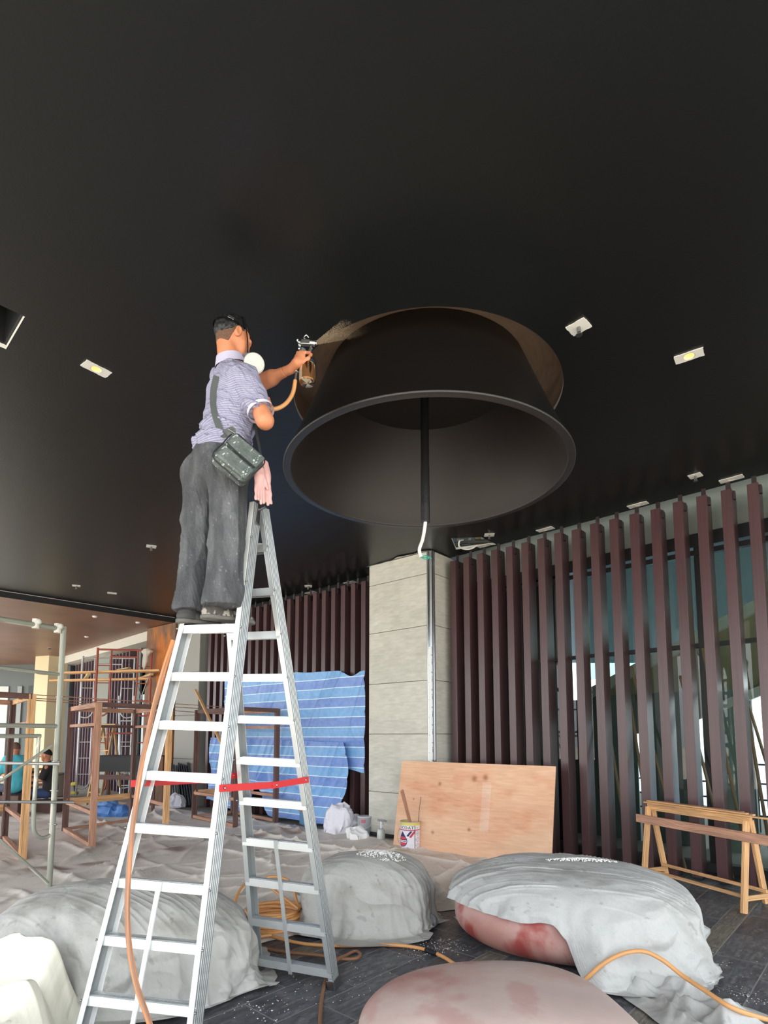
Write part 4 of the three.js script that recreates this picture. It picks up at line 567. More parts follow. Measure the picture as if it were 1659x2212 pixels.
// ---------------------------------------------------------------- scaffolds
const galv = mat('#ffffff', 0.5, { metalness: 0.25, map: tex(128, 512, (u, v) => { const s = smooth(0.0, 0.3, tnoise(u, v * 0.5, 8, 5, 3)); return [lerp(0.60, 0.84, s), lerp(0.61, 0.82, s), lerp(0.56, 0.75, s)]; }) });
{
  const b = [-3.325, 0, -5.828], t = thing('scaffold', 'paint-spattered galvanised scaffold frame at the left edge, nearest the camera', 'scaffold', b), d = V(-0.27, 0, 0.47).normalize().toArray(), at = (u, y, o = 0) => addv([b[0] + o * 0.06, y, b[2] + o * 0.03], d, u);
  part(t, 'post', rod(at(0, 0), at(0, 2.63), 0.027, 14), galv);
  part(t, 'top_tube', rod(at(-0.01, 2.60), at(1.6, 2.60), 0.027, 14), galv);
  part(t, 'inner_post', tube([at(0, 0.52), at(0.10, 0.50), at(0.17, 0.56), at(0.19, 0.70), at(0.19, 1.1), at(0.19, 1.50)], 0.019, 40, 10), galv);
  part(t, 'cross_tube', rod(at(0, 1.60), at(1.5, 1.60), 0.022, 12), galv); part(t, 'cross_tube', rod(at(0.17, 1.50), at(1.5, 1.50), 0.02, 12), galv); part(t, 'cross_tube', rod(at(0, 2.13), at(1.5, 2.16), 0.018, 12), galv);
  for (const [k, y] of [[0.06, 2.60], [0.28, 2.61]]) part(t, 'clamp', [rod(at(k, y - 0.045), at(k, y + 0.05), 0.034, 12), ball(at(k, y + 0.02, 0.6), 0.03, 10)], mat('#d8d6ca', 0.7));
  for (const y of [0.62, 0.95, 1.24, 1.9]) part(t, 'pin', rod(at(0, y, -0.9), at(0, y, 0.9), 0.008, 8), M.steel);
  lone('scaffold_brace', rod([-3.651, 1.001, -5.3], [-3.333, 1.408, -5.75], 0.014, 10), galv, 'thin brace rising to the galvanised scaffold pole at left', 'brace', [-3.651, 1.001, -5.3]);
  lone('scaffold_brace', [rod([-3.473, 0.615, -5.2], [-3.178, 0.114, -5.55], 0.014, 10)], galv, 'thin brace slanting down to the foot of the galvanised scaffold pole', 'brace', [-3.178, 0.114, -5.55]);
  lone('scaffold_tube', rod([-3.729, 1.247, -5.45], [-3.248, 1.224, -5.75], 0.016, 10), mat('#c8c8c4', 0.35, { metalness: 0.6 }), 'shiny horizontal tube clipped to the galvanised pole at half height', 'tube', [-3.248, 1.224, -5.75]);
  lone('scaffold_tube', rod([-3.704, 0.884, -5.45], [-3.106, 0.84, -5.8], 0.014, 10), mat('#8d8f8c', 0.4, { metalness: 0.6 }), 'low grey horizontal tube passing the galvanised pole near the floor', 'tube', [-3.227, 0.845, -5.75]);
}
{
  const red = mat('#a4503c', 0.55), silver = mat('#b9bbbb', 0.45, { metalness: 0.5 });
  function tower(label, a, b, h, m) {
    const t = thing('scaffold', label, 'scaffold', a), d = V(b).sub(V(a)), L = d.length(), u = d.normalize().toArray(), at = (s, y) => addv([a[0], y, a[2]], u, s);
    for (const e of [0, L]) part(t, 'post', [rod(at(e, 0.02), at(e, h), 0.026, 10)], m);
    for (let k = 0; k < 2; k++) { const y0 = k * h / 2, y1 = (k + 1) * h / 2, i = 0.30;
      for (const [e, s] of [[0, 1], [L, -1]]) part(t, 'inner_post', tube([at(e, y0 + 0.22), at(e + s * i * 0.6, y0 + 0.20), at(e + s * i, y0 + 0.34), at(e + s * i, y0 + 0.9), at(e + s * i, y1 - 0.05)], 0.019, 30, 8), m);
      part(t, 'top_rail', rod(at(0, y1 - 0.04), at(L, y1 - 0.04), 0.022, 10), m); part(t, 'rail', rod(at(i, y1 - 0.2), at(L - i, y1 - 0.2), 0.018, 10), m);
      for (const y of [0.55, 0.95, 1.35]) { part(t, 'rung', rod(at(0, y0 + y), at(i, y0 + y), 0.013, 8), m); part(t, 'rung', rod(at(L - i, y0 + y), at(L, y0 + y), 0.013, 8), m); } }
    return t;
  }
  const ra = [-6.6, 0, -13.0], rb = [-5.44, 0, -13.2], sa = [-7.68, 0, -14.4], sb = [-6.42, 0, -14.55];
  tower('rust-red scaffold frame in front of the rusty panel, far left', ra, rb, 3.53, red);
  tower('silver scaffold frame behind the red one, far left', sa, sb, 3.53, silver);
  for (const [p, q, y0, y1, l] of [[rb, sb, 3.0, 1.9, 'thin cross brace between red and silver scaffold, falling away'], [rb, sb, 1.9, 3.0, 'thin cross brace between red and silver scaffold, rising away']]) lone('scaffold_brace', rod([p[0], y0, p[2]], [q[0] + 0.02, y1, q[2] + 0.02], 0.012, 8), silver, l, 'brace', [p[0], y0, p[2]]);
  const P = (x, y, z) => [x, y, z];
  for (const [a, b, w, h, l] of [[P(-8.2, 2.98, -13.5), P(-5.05, 2.98, -12.85), 0.2, 0.045, 'front scaffold plank resting on the red frame'], [P(-8.2, 2.86, -14.0), P(-5.35, 2.86, -13.5), 0.2, 0.045, 'rear scaffold plank lying between the red and silver frames']]) lone('scaffold_plank', bar(a, b, w, h), M.timberLight, l, 'plank', a);
  for (const [a, b, l] of [[P(-7.55, 2.92, -14.3), P(-6.75, 2.92, -12.95), 'left cross bearer under the scaffold planks'], [P(-6.3, 2.92, -14.4), P(-5.35, 2.92, -13.05), 'right cross bearer under the scaffold planks']]) lone('scaffold_bearer', bar(a, b, 0.07, 0.05), M.pale, l, 'bearer', a);
  lone('timber_offcuts', [bar([-6.25, 3.03, -13.35], [-5.75, 3.03, -13.15], 0.1, 0.03), bar([-6.3, 3.06, -13.4], [-5.9, 3.07, -13.1], 0.08, 0.03)], M.pale, 'short pale offcuts lying on the scaffold planks', 'offcuts', [-6, 3.03, -13.3]);
  const rg = [-5.53, 3.4, -13.17]; lone('hanging_rag', skin((x, y, z) => unite([ell([rg[0], 3.46, rg[2]], [0.15, 0.06, 0.06]), ell([rg[0] - 0.04, 3.25, rg[2] + 0.05], [0.07, 0.26, 0.035])], 0.08)(x, y, z) - 0.03 * noise(x * 12, y * 3, z * 12), [rg[0] - 0.3, 2.9, rg[2] - 0.2], [rg[0] + 0.3, 3.65, rg[2] + 0.25], 0.022), mat('#cfc9bd', 0.85), 'pale rag hung over the top corner of the red scaffold frame', 'rag', rg);
}

// ---------------------------------------------------------------- the far wing at left
{
  const W = (k, n = 0, y = 0) => [-4.9 - 5.6 * k - n * 0.70, y, -13.3 - 5.5 * k + n * 0.714];    // k along the wall, n out of it
  const band = (k0, k1, y0, y1, d, n = 0) => bar(W(k0, n, (y0 + y1) / 2), W(k1, n, (y0 + y1) / 2), d, y1 - y0, [0, 1, 0], 0.002);
  structure('wall_far', band(-0.1, 1.1, 0, 4.3, 0.1, -0.35), mat('#141417', 0.9));
  structure('trim_2', band(0.02, 1.02, 3.86, 4.1, 0.5, -0.05), mat('#d3d0c6', 0.6));
  const t = thing('slat_screen', 'far short row of dark slats behind the scaffold frames', 'screen', W(0.6));
  const sg = box(0.06, 3.8, 0.16, 0.002), m = mat('#66545d', 0.5);
  for (const k of [0.36, 0.39, 0.42, 0.45, 0.48, 0.51, 0.54, 0.70, 0.73, 0.76, 0.79, 0.82, 0.85, 0.88, 0.91]) { const o = shade(new THREE.Mesh(sg, m)); o.name = 'slat'; const p = W(k, -0.1, 1.9), q = W(0.6); o.position.set(p[0] - q[0], 1.9, p[2] - q[2]); o.rotation.y = -0.777; t.add(o); }
  structure('wall_panel', band(0.56, 0.685, 0, 3.9, 0.06, -0.12), mat('#8e928a', 0.8));
  structure('window_2', band(0.23, 0.30, 0.1, 2.6, 0.03, -0.24), mat('#cfe2ea', 0.3)); 
  structure('wall_panel_2', band(0.02, 0.22, 0, 3.9, 0.06, -0.2), mat('#747b78', 0.6)); structure('wall_panel_3', band(0.31, 0.345, 0, 3.9, 0.06, -0.2), mat('#747b78', 0.6));
  // pale column and glazed wall at the far left edge
  const c = structure('column_far', prism([[-11.42, -18.5], [-10.86, -18.3], [-10.50, -18.75], [-11.1, -19.2]], 0, 4.1), mat('#d8cba6', 0.8));
  void c;
  const far = structure('wall_left', bar([-22, 2.1, -21.5], [-11.2, 2.1, -20.5], 0.1, 4.2), mat('#565d5c', 0.5));
  [[-13.9, 0.5, '#c4c7c2'], [-13.2, 0.16, '#8e9391'], [-12.75, 0.22, '#3a3f40'], [-12.35, 0.2, '#b9bcb6'], [-11.95, 0.18, '#7f8583'], [-14.9, 0.9, '#7d8688']].forEach(([x, w, col]) => { const o = shade(new THREE.Mesh(box(w, 3.3, 0.08, 0.002).translate(x, 1.65, -20.42 + (x + 11.2) * 0.0926), mat(col, 0.5))); o.name = 'panel'; far.add(o); });
  // rusty panel and the second grey column
  const rust = mat('#ffffff', 0.8, { map: tex(256, 512, (u, v) => { const a = smooth(-0.15, 0.35, tnoise(u, v, 4, 5, 3) + 0.45 * exp(-pow((v - 0.82) * 7, 2) - pow((u - 0.6) * 2.6, 2))), b = tnoise(u, v, 32, 3, 9) * 0.06; return [lerp(0.50, 0.74, a) + b, lerp(0.38, 0.44, a) + b, lerp(0.30, 0.20, a) + b]; }) });
  const rp = bar([-5.72, 2.05, -13.66], [-4.74, 2.05, -12.87], 0.08, 4.08); { const p = rp.attributes.position, uv = rp.attributes.uv; for (let i = 0; i < p.count; i++) uv.setXY(i, (p.getX(i) + 5.72), p.getY(i) / 4.1); }
  lone('rusty_panel', rp, rust, 'tall rust-brown panel reaching the soffit behind the ladder, left of the grey column', 'panel', [-5.2, 0, -13.25]);
  const gc = structure('column_left', prism([[-4.70, -12.86], [-4.02, -12.35], [-3.65, -12.75], [-4.4, -13.3]], 0, CE), mat('#8b8a84', 0.85));
  for (const [y0, y1] of [[0.02, 1.0], [1.01, 1.95], [1.96, 2.9], [2.91, 3.85], [3.86, 4.2]]) { const o = shade(new THREE.Mesh(bar([-4.70, (y0 + y1) / 2, -12.85], [-4.02, (y0 + y1) / 2, -12.34], 0.03, y1 - y0 - 0.006, [0, 1, 0], 0.002), mat('#a3a29c', 0.85))); o.name = 'stone_tile'; gc.add(o); }
  // dark boards stacked on edge in front of it
  for (let i = 0; i < 9; i++) { const b = mixv([-4.537, 0, -12.404], [-4.088, 0, -12.485], i / 8), hgt = 0.9 - 0.02 * ((i * 5) % 4); lone('dark_board', bar(b, [b[0] - 0.13 - 0.01 * i, hgt, b[2] - 0.10], 0.028, 0.42, [0.4, 0, 1], 0.002), mat(i % 2 ? '#1f222b' : '#2b2e36', 0.5), ['leftmost', 'second', 'third', 'fourth', 'fifth', 'sixth', 'seventh', 'eighth', 'last'][i] + ' dark board from the left in the row standing against the far grey column', 'board', b, 'dark boards standing against the far grey column'); }
  // bench with a dark panel, timber step ladder, aluminium ladder
  const bd = thing('dark_bench', 'low bench with a long dark vertical front panel under the scaffold', 'bench', [-5.3, 0, -11.75]);
  part(bd, 'panel', bar([-5.95, 0.93, -11.9], [-4.62, 0.93, -11.6], 0.03, 0.32), M.dark); part(bd, 'lower_rail', bar([-5.95, 0.66, -11.9], [-4.62, 0.66, -11.6], 0.03, 0.10), M.timberDark);
  for (const [x, z] of [[-5.93, -11.93], [-4.64, -11.63], [-5.9, -12.35], [-4.6, -12.05]]) part(bd, 'leg', bar([x, 0, z], [x, 1.08, z], 0.05, 0.05, [1, 0, 0]), M.timberDark);
  part(bd, 'top', bar([-5.95, 1.09, -12.12], [-4.62, 1.09, -11.82], 0.5, 0.02), M.dark);
  const yl = thing('timber_ladder', 'yellowish timber step ladder standing open below the scaffold planks', 'ladder', [-6.388, 0, -12.996]), p0 = [-6.456, 0, -12.568], p1 = [-5.881, 0, -11.939], q0 = [-6.965, 0, -14.702], q1 = [-6.383, 0, -14.051], top = 1.76, mid = mixv(mixv(p0, p1, 0.5), mixv(q0, q1, 0.5), 0.5);
  [[p0, -0.13], [p1, 0.13], [q0, -0.13], [q1, 0.13]].forEach(([f, o]) => part(yl, 'stile', bar(f, [mid[0] + o, top, mid[2] + 0.05 * o], 0.06, 0.03, [1, 0, 0.3]), M.pale));
  for (const k of [0.16, 0.33, 0.5, 0.67, 0.84]) part(yl, 'step', bar(mixv(p0, [mid[0] - 0.13, top, mid[2]], k), mixv(p1, [mid[0] + 0.13, top, mid[2]], k), 0.08, 0.025), M.timberLight);
  part(yl, 'top_step', bar([mid[0] - 0.2, top + 0.01, mid[2]], [mid[0] + 0.2, top + 0.01, mid[2]], 0.2, 0.03), M.pale);
  const al = thing('aluminium_ladder', 'silver aluminium ladder leaning in front of the far window left of the rusty panel', 'ladder', [-6.15, 0, -13.9]);
  for (const o of [-0.19, 0.19]) part(al, 'stile', bar([-6.15 + o, 0, -13.9], [-6.45 + o, 2.5, -14.25], 0.025, 0.06, [0, 0, 1]), M.alu);
  for (let i = 1; i < 8; i++) part(al, 'rung', rod(mixv([-6.34, 0, -13.9], [-6.64, 2.5, -14.25], i / 8), mixv([-5.96, 0, -13.9], [-6.26, 2.5, -14.25], i / 8), 0.016, 8), M.alu);
  // bundles and tools on the floor
  const bag = (p, r, s, m, l) => { const e = ell([p[0], r[1] * 0.55, p[2]], r); lone('blue_bundle', skin((x, y, z) => max(e(x, y, z) - 0.04 * noise(x * 8, y * 8, z * 8 + s) - 0.03 * pow(ridge(x * 9, y * 6, z * 9 + s), 3), 0.004 - y), [p[0] - r[0] - 0.12, -0.02, p[2] - r[2] - 0.12], [p[0] + r[0] + 0.12, r[1] * 1.6 + 0.14, p[2] + r[2] + 0.12], 0.02), m, l, 'bundle', p); };
  const blue = mat('#4f7fc0', 0.5); bag([-5.063, 0, -10.855], [0.36, 0.14, 0.16], 1, blue, 'crumpled blue tarpaulin bundle on the floor behind the timber frame'); bag([-5.624, 0, -11.648], [0.24, 0.2, 0.15], 6, mat('#6d9bd0', 0.5), 'smaller paler blue bundle behind the crumpled blue one');
  const dr = [-8.009, 0, -14.933], dt = thing('power_drill', 'small yellow power tool on the floor by the red scaffold foot', 'tool', dr); part(dt, 'body', [bar(addv(dr, [-0.08, 0.26, 0]), addv(dr, [0.1, 0.28, 0.02]), 0.08, 0.09, [0, 1, 0], 0.02)], mat('#d8c02a', 0.5)); part(dt, 'grip', bar(addv(dr, [0.03, 0.06, 0]), addv(dr, [0.0, 0.24, 0]), 0.05, 0.06, [0, 0, 1], 0.015), M.dark); part(dt, 'battery', bar(addv(dr, [-0.06, 0.04, 0]), addv(dr, [0.1, 0.04, 0]), 0.09, 0.07, [0, 1, 0], 0.01), mat('#d8c02a', 0.5));
  // stacked timber on bearers by the seated men, and a barrel
  const st = [-8.082, 0, -12.996]; for (let i = 0; i < 7; i++) { const y = 0.06 + i * 0.115; lone('stacked_timber', bar([st[0] - 0.55, y, st[2] - 0.1], [st[0] + 0.25, y, st[2] + 0.12], 0.5, 0.055), i > 4 ? M.timberLight : M.timber, ['bottom', 'second', 'third', 'fourth', 'fifth', 'sixth', 'top'][i] + ' board of the spaced timber stack beside the seated men', 'board', [st[0], y - 0.03, st[2]], 'boards of the spaced timber stack');
    if (i < 6) for (const o of [0.16]) lone('spacer_block', box(0.06, 0.055, 0.46, 0.003).translate(st[0] + o, y + 0.057, st[2] + o * 0.25), M.timberDark, ['lowest', 'second', 'third', 'fourth', 'fifth', 'topmost'][i] + ' dark spacer block, counted upward, at the right end of the spaced timber stack', 'block', [st[0] + o, y + 0.03, st[2] + o * 0.25], 'spacer blocks in the timber stack'); }
  const br = [-8.124, 0, -14.261], bt = thing('barrel', 'grey-brown barrel standing beside the seated men at far left', 'barrel', br); part(bt, 'drum', lathe([[0, 0.01], [0.24, 0.012], [0.25, 0.05], [0.26, 0.25], [0.27, 0.27], [0.27, 0.29], [0.26, 0.31], [0.26, 0.5], [0.25, 0.56], [0, 0.56]], 28).translate(...br), mat('#8c857c', 0.6)); part(bt, 'lid', new THREE.CylinderGeometry(0.255, 0.255, 0.03, 28).translate(br[0], 0.575, br[2]), mat('#6a6560', 0.6));
}

// ---------------------------------------------------------------- the painter
const face = [0.82, 0, -0.57], rgt = [0.57, 0, 0.82], upw = [0, 1, 0];
const nrm = (a) => { const l = hypot(...a); return a.map((v) => v / l); }, crs = (a, b) => V(a).cross(V(b)).toArray();
const J = { head: [-0.884, 3.81, -3.12], neck: [-0.897, 3.663, -3.12], sr: [-0.774, 3.48, -2.99], sl: [-0.977, 3.692, -3.31], chest: [-0.886, 3.452, -3.12], belly: [-0.904, 3.25, -3.12], pelvis: [-0.955, 3.06, -3.13],
  er: [-0.645, 3.201, -2.93], wr: [-0.72, 3.421, -3.19], hr: [-0.756, 3.493, -3.27], el: [-0.781, 3.753, -3.44], wl: [-0.568, 3.735, -3.28], hl: [-0.516, 3.764, -3.235],
  hipR: [-0.872, 2.966, -3.05], hipL: [-1.064, 3.033, -3.2], kR: [-0.847, 2.544, -3], kL: [-1.079, 2.607, -3.18], aR: [-0.883, 2.202, -3], aL: [-1.095, 2.208, -3.14] };
const skinM = mat('#ffffff', 0.55, { map: (() => { const t = tex(128, 128, (u, v) => { const a = tnoise(u, v, 8, 4, 3) * 0.05; return [0.77 + a, 0.50 + a, 0.36 + a]; }); return t; })() });
const man = thing('person', 'painter in a striped lilac polo shirt and grey trousers standing on the ladder, spraying overhead', 'person', mixv([-0.896, 2.108, -3.02], [-1.054, 2.109, -3.12], 0.5));
const triUV = (g, s, ax = 0) => { const p = g.attributes.position, uv = new Float32Array(p.count * 2); for (let i = 0; i < p.count; i++) { uv[2 * i] = (p.getX(i) * face[0] + p.getZ(i) * face[2]) * s + p.getX(i) * 0.7 * s; uv[2 * i + 1] = p.getY(i) * s; } g.setAttribute('uv', new THREE.BufferAttribute(uv, 2)); return g; };
const torsoB = [rgt, upw, face], hf = nrm([0.70, -0.36, -0.60]), hr = nrm(crs(hf, upw)), hu = crs(hr, hf);
const Hh = (x, y, z) => addv(addv(addv(J.head, hr, x), hu, y), hf, z);
const hb = [hr, hu, hf];
{ // body: one continuous surface
  const headF = (() => { const skull = ell(Hh(0, 0.028, -0.012), [0.078, 0.100, 0.102], hb), jaw = cone(Hh(0, -0.02, 0.03), Hh(0, -0.078, 0.062), 0.068, 0.036), cheek = ell(Hh(0, -0.02, 0.055), [0.062, 0.07, 0.045], hb), nose = cone(Hh(0, 0.02, 0.092), Hh(0, -0.028, 0.112), 0.009, 0.015), brow = ell(Hh(0, 0.035, 0.078), [0.055, 0.014, 0.022], hb);
    const lips = ell(Hh(0, -0.062, 0.093), [0.024, 0.011, 0.012], hb), eyes = [-1, 1].map((s) => ell(Hh(0.031 * s, 0.014, 0.09), [0.017, 0.009, 0.012], hb));
    const ear = [-1, 1].map((s) => { const e = ell(Hh(0.081 * s, 0.0, -0.008), [0.013, 0.036, 0.023], hb), dent = ell(Hh(0.094 * s, 0.003, -0.004), [0.008, 0.020, 0.012], hb); return (x, y, z) => smax(e(x, y, z), -dent(x, y, z), 0.006); });
    return (x, y, z) => { let d = smin(skull(x, y, z), jaw(x, y, z), 0.03); d = smin(d, cheek(x, y, z), 0.02); d = smin(d, brow(x, y, z), 0.012); d = smin(d, nose(x, y, z), 0.012); d = smin(d, lips(x, y, z), 0.008); for (const e of eyes) d = smax(d, -e(x, y, z), 0.010); for (const e of ear) d = smin(d, e(x, y, z), 0.006); return d; }; })();
  const neck = cone(addv(J.neck, [0, -0.03, 0]), Hh(0, -0.045, -0.025), 0.066, 0.056);
  const torso = unite([ell(J.chest, [0.165, 0.17, 0.10], torsoB), ell(J.belly, [0.14, 0.16, 0.10], torsoB), ell(J.pelvis, [0.14, 0.13, 0.11], torsoB), cone(J.sr, J.sl, 0.06, 0.06), cone(J.hipR, J.kR, 0.075, 0.055), cone(J.hipL, J.kL, 0.075, 0.055), cone(J.kR, mixv(J.kR, J.aR, 0.75), 0.055, 0.045), cone(J.kL, mixv(J.kL, J.aL, 0.75), 0.055, 0.045)], 0.05);
  const armR = unite([cone(J.sr, J.er, 0.052, 0.046), cone(J.er, J.wr, 0.046, 0.030)], 0.02), armL = unite([cone(J.sl, J.el, 0.052, 0.045), cone(mixv(J.el, J.wl, 0.2), mixv(J.el, J.wl, 0.35), 0.046, 0.046), cone(J.el, J.wl, 0.044, 0.027)], 0.025);
  const all = (x, y, z) => smin(smin(smin(torso(x, y, z), neck(x, y, z), 0.04), min(armR(x, y, z), armL(x, y, z)), 0.03), headF(x, y, z), 0.018);
  // hands: palm, four fingers curled about what they hold, thumb from the side of the palm
  const hand = (w, c, dir, palmN, curlTo, thumbSide) => { // dir: wrist to knuckles; curl towards palmN
    const d = nrm(dir), n = nrm(palmN), s = nrm(crs(d, n)), at = (x, y, z) => addv(addv(addv(c, s, x), d, y), n, z), f = [cone(w, at(0, -0.02, 0), 0.027, 0.03), ell(at(0, 0.012, 0), [0.041, 0.048, 0.018], [s, d, n])];
    [[-0.030, 0.9], [-0.010, 1.0], [0.011, 0.97], [0.030, 0.82]].forEach(([x, l]) => { const a = at(x, 0.05, 0.0), b = at(x * 0.95, 0.05 + 0.022 * l, 0.028 * curlTo), e = at(x * 0.9, 0.042 + 0.010 * l, 0.058 * curlTo), g = at(x * 0.85, 0.018, 0.066 * curlTo); f.push(cone(a, b, 0.0105, 0.0095), cone(b, e, 0.0095, 0.0088), cone(e, g, 0.0088, 0.0078)); });
    const t0 = at(0.030 * thumbSide, -0.012, 0.006), t1 = at(0.052 * thumbSide, 0.022, 0.020), t2 = at(0.046 * thumbSide, 0.060, 0.032); f.push(cone(t0, t1, 0.017, 0.012), cone(t1, t2, 0.012, 0.0095));
    return (x, y, z) => { let q = smin(f[0](x, y, z), f[1](x, y, z), 0.02); for (let i = 2; i < f.length; i++) q = smin(q, f[i](x, y, z), 0.006); return q; }; };
  const hL = hand(J.wl, J.hl, [0.34, 0.92, -0.05], [0.45, -0.12, -0.88], 1, -1), hR = hand(J.wr, J.hr, [0.1, 0.3, -0.9], [0.8, 0.2, 0.2], 1, -1);
  const bounds = (c, r) => [c.map((v) => v - r), c.map((v) => v + r)];
  const whole = (x, y, z) => { let d = all(x, y, z); if (hypot(x - J.hl[0], y - J.hl[1], z - J.hl[2]) < 0.17) d = smin(d, hL(x, y, z), 0.01); if (hypot(x - J.hr[0], y - J.hr[1], z - J.hr[2]) < 0.17) d = smin(d, hR(x, y, z), 0.01); return d; };
  const cut = (f, c, r, inside) => (x, y, z) => { const b = hypot(x - c[0], y - c[1], z - c[2]) - r; return inside ? max(f(x, y, z), b) : max(f(x, y, z), -b); };
  const trim = (f) => cut(cut(cut(f, J.head, 0.165, false), J.hl, 0.12, false), J.hr, 0.12, false);
  const bl = [J.pelvis[0] - 0.35, J.aL[1] - 0.06, -3.62], bh = [J.hl[0] + 0.1, J.head[1] + 0.2, -2.8];
  const pieces = [skin(trim(whole), bl, bh, 0.0125), skin(cut(whole, J.head, 0.168, true), ...bounds(J.head, 0.18), 0.0045), skin(cut(whole, J.hl, 0.122, true), ...bounds(J.hl, 0.13), 0.0032), skin(cut(whole, J.hr, 0.122, true), ...bounds(J.hr, 0.13), 0.0038)];
  part(man, 'body', pieces.map((g) => triUV(g, 2)), skinM);
  // hair: short black cap, shaved towards the nape
  const sk = ell(Hh(0, 0.030, -0.014), [0.086, 0.109, 0.110], hb), hairF = (x, y, z) => { const p = [x - J.head[0], y - J.head[1], z - J.head[2]], lx = p[0] * hr[0] + p[1] * hr[1] + p[2] * hr[2], ly = p[0] * hu[0] + p[1] * hu[1] + p[2] * hu[2], lz = p[0] * hf[0] + p[1] * hf[1] + p[2] * hf[2];
    const line = lz > 0.02 ? 0.055 + 0.25 * (lz - 0.02) : lz > -0.02 ? 0.030 : max(-0.060, 0.030 - 1.5 * (-0.02 - lz)); return smax(sk(x, y, z) + 0.003 * noise(x * 90, y * 60, z * 90) + 0.007 * smooth(0.0, -0.07, ly), line - ly + 0.006 * noise(x * 60, y * 60, z * 60), 0.012); };
  part(man, 'hair', triUV(skin(hairF, J.head.map((v) => v - 0.17), J.head.map((v) => v + 0.17), 0.0045), 6), mat('#ffffff', 0.5, { map: tex(128, 256, (u, v) => { const a = tnoise(u, v * 0.15, 32, 3, 2); const w = 0.09 + 0.07 * max(0, a) ; return [w, w, w * 1.02]; }) }));
  // stubble-shaded nape
  const nape = (x, y, z) => { const p = [x - J.head[0], y - J.head[1], z - J.head[2]], ly = p[0] * hu[0] + p[1] * hu[1] + p[2] * hu[2], lz = p[0] * hf[0] + p[1] * hf[1] + p[2] * hf[2]; return smax(smax(all(x, y, z) - 0.0022, lz + 0.022, 0.01), max(-0.082 - ly, ly - 0.06), 0.01); };
  part(man, 'cropped_hair', triUV(skin(nape, J.head.map((v) => v - 0.15), J.head.map((v) => v + 0.12), 0.0045), 8), mat('#ffffff', 0.8, { map: tex(128, 128, (u, v) => { const a = tnoise(u, v, 32, 2, 4); return [0.38 + a * 0.12, 0.275 + a * 0.1, 0.215 + a * 0.09]; }) }), 'closely cropped hair at the nape');
}
// shirt
const shirtF = (() => {
  const f = unite([ell(addv(J.chest, [0, 0.005, 0]), [0.192, 0.185, 0.128], torsoB), ell(J.belly, [0.172, 0.19, 0.135], torsoB), ell(addv(J.pelvis, addv([0, 0.07, 0], face, 0.01)), [0.180, 0.10, 0.142], torsoB), cone(addv(J.sr, [0, -0.005, 0]), addv(J.sl, [0, -0.005, 0]), 0.072, 0.072)], 0.07);
  const slR = cone(J.sr, mixv(J.sr, J.er, 0.80), 0.072, 0.070), slL = cone(J.sl, mixv(J.sl, J.el, 0.6), 0.072, 0.078), dR = nrm(addv(J.er, J.sr, -1)), dL = nrm(addv(J.el, J.sl, -1)), cR = mixv(J.sr, J.er, 0.80), cL = mixv(J.sl, J.el, 0.62);
  const pl = (c, d) => (x, y, z) => (x - c[0]) * d[0] + (y - c[1]) * d[1] + (z - c[2]) * d[2], pR = pl(cR, dR), pL = pl(cL, dL), hem = J.pelvis[1] + 0.035;
  return (x, y, z) => { let d = smin(f(x, y, z), smax(slR(x, y, z), pR(x, y, z), 0.008), 0.035); d = smin(d, smax(slL(x, y, z), pL(x, y, z), 0.008), 0.035);
    const q = (x - J.chest[0]) * face[0] + (z - J.chest[2]) * face[2], r = (x - J.chest[0]) * rgt[0] + (z - J.chest[2]) * rgt[2], yy = y - J.belly[1];
    const low = smooth(J.chest[1] + 0.08, J.belly[1], y); // loose cloth bunching above the waist: slanting folds
    d += -low * (0.026 * pow(ridge(r * 2.2 + 3, yy * 11 + q * 4.5 + 0.5 * noise(r * 9, yy * 9, 2), q * 2), 3) + 0.012 * pow(ridge(r * 5, yy * 21 + q * 7, 9), 3) - 0.012) - 0.006 * noise(x * 9, y * 9, z * 9) - (1 - low) * 0.012 * pow(ridge(r * 9 + 2, y * 3, q * 9), 4);
    return smax(d, hem + 0.10 * max(0, q) * -1 - y + 0.008 * noise(x * 12, 3, z * 12), 0.012); };
})();
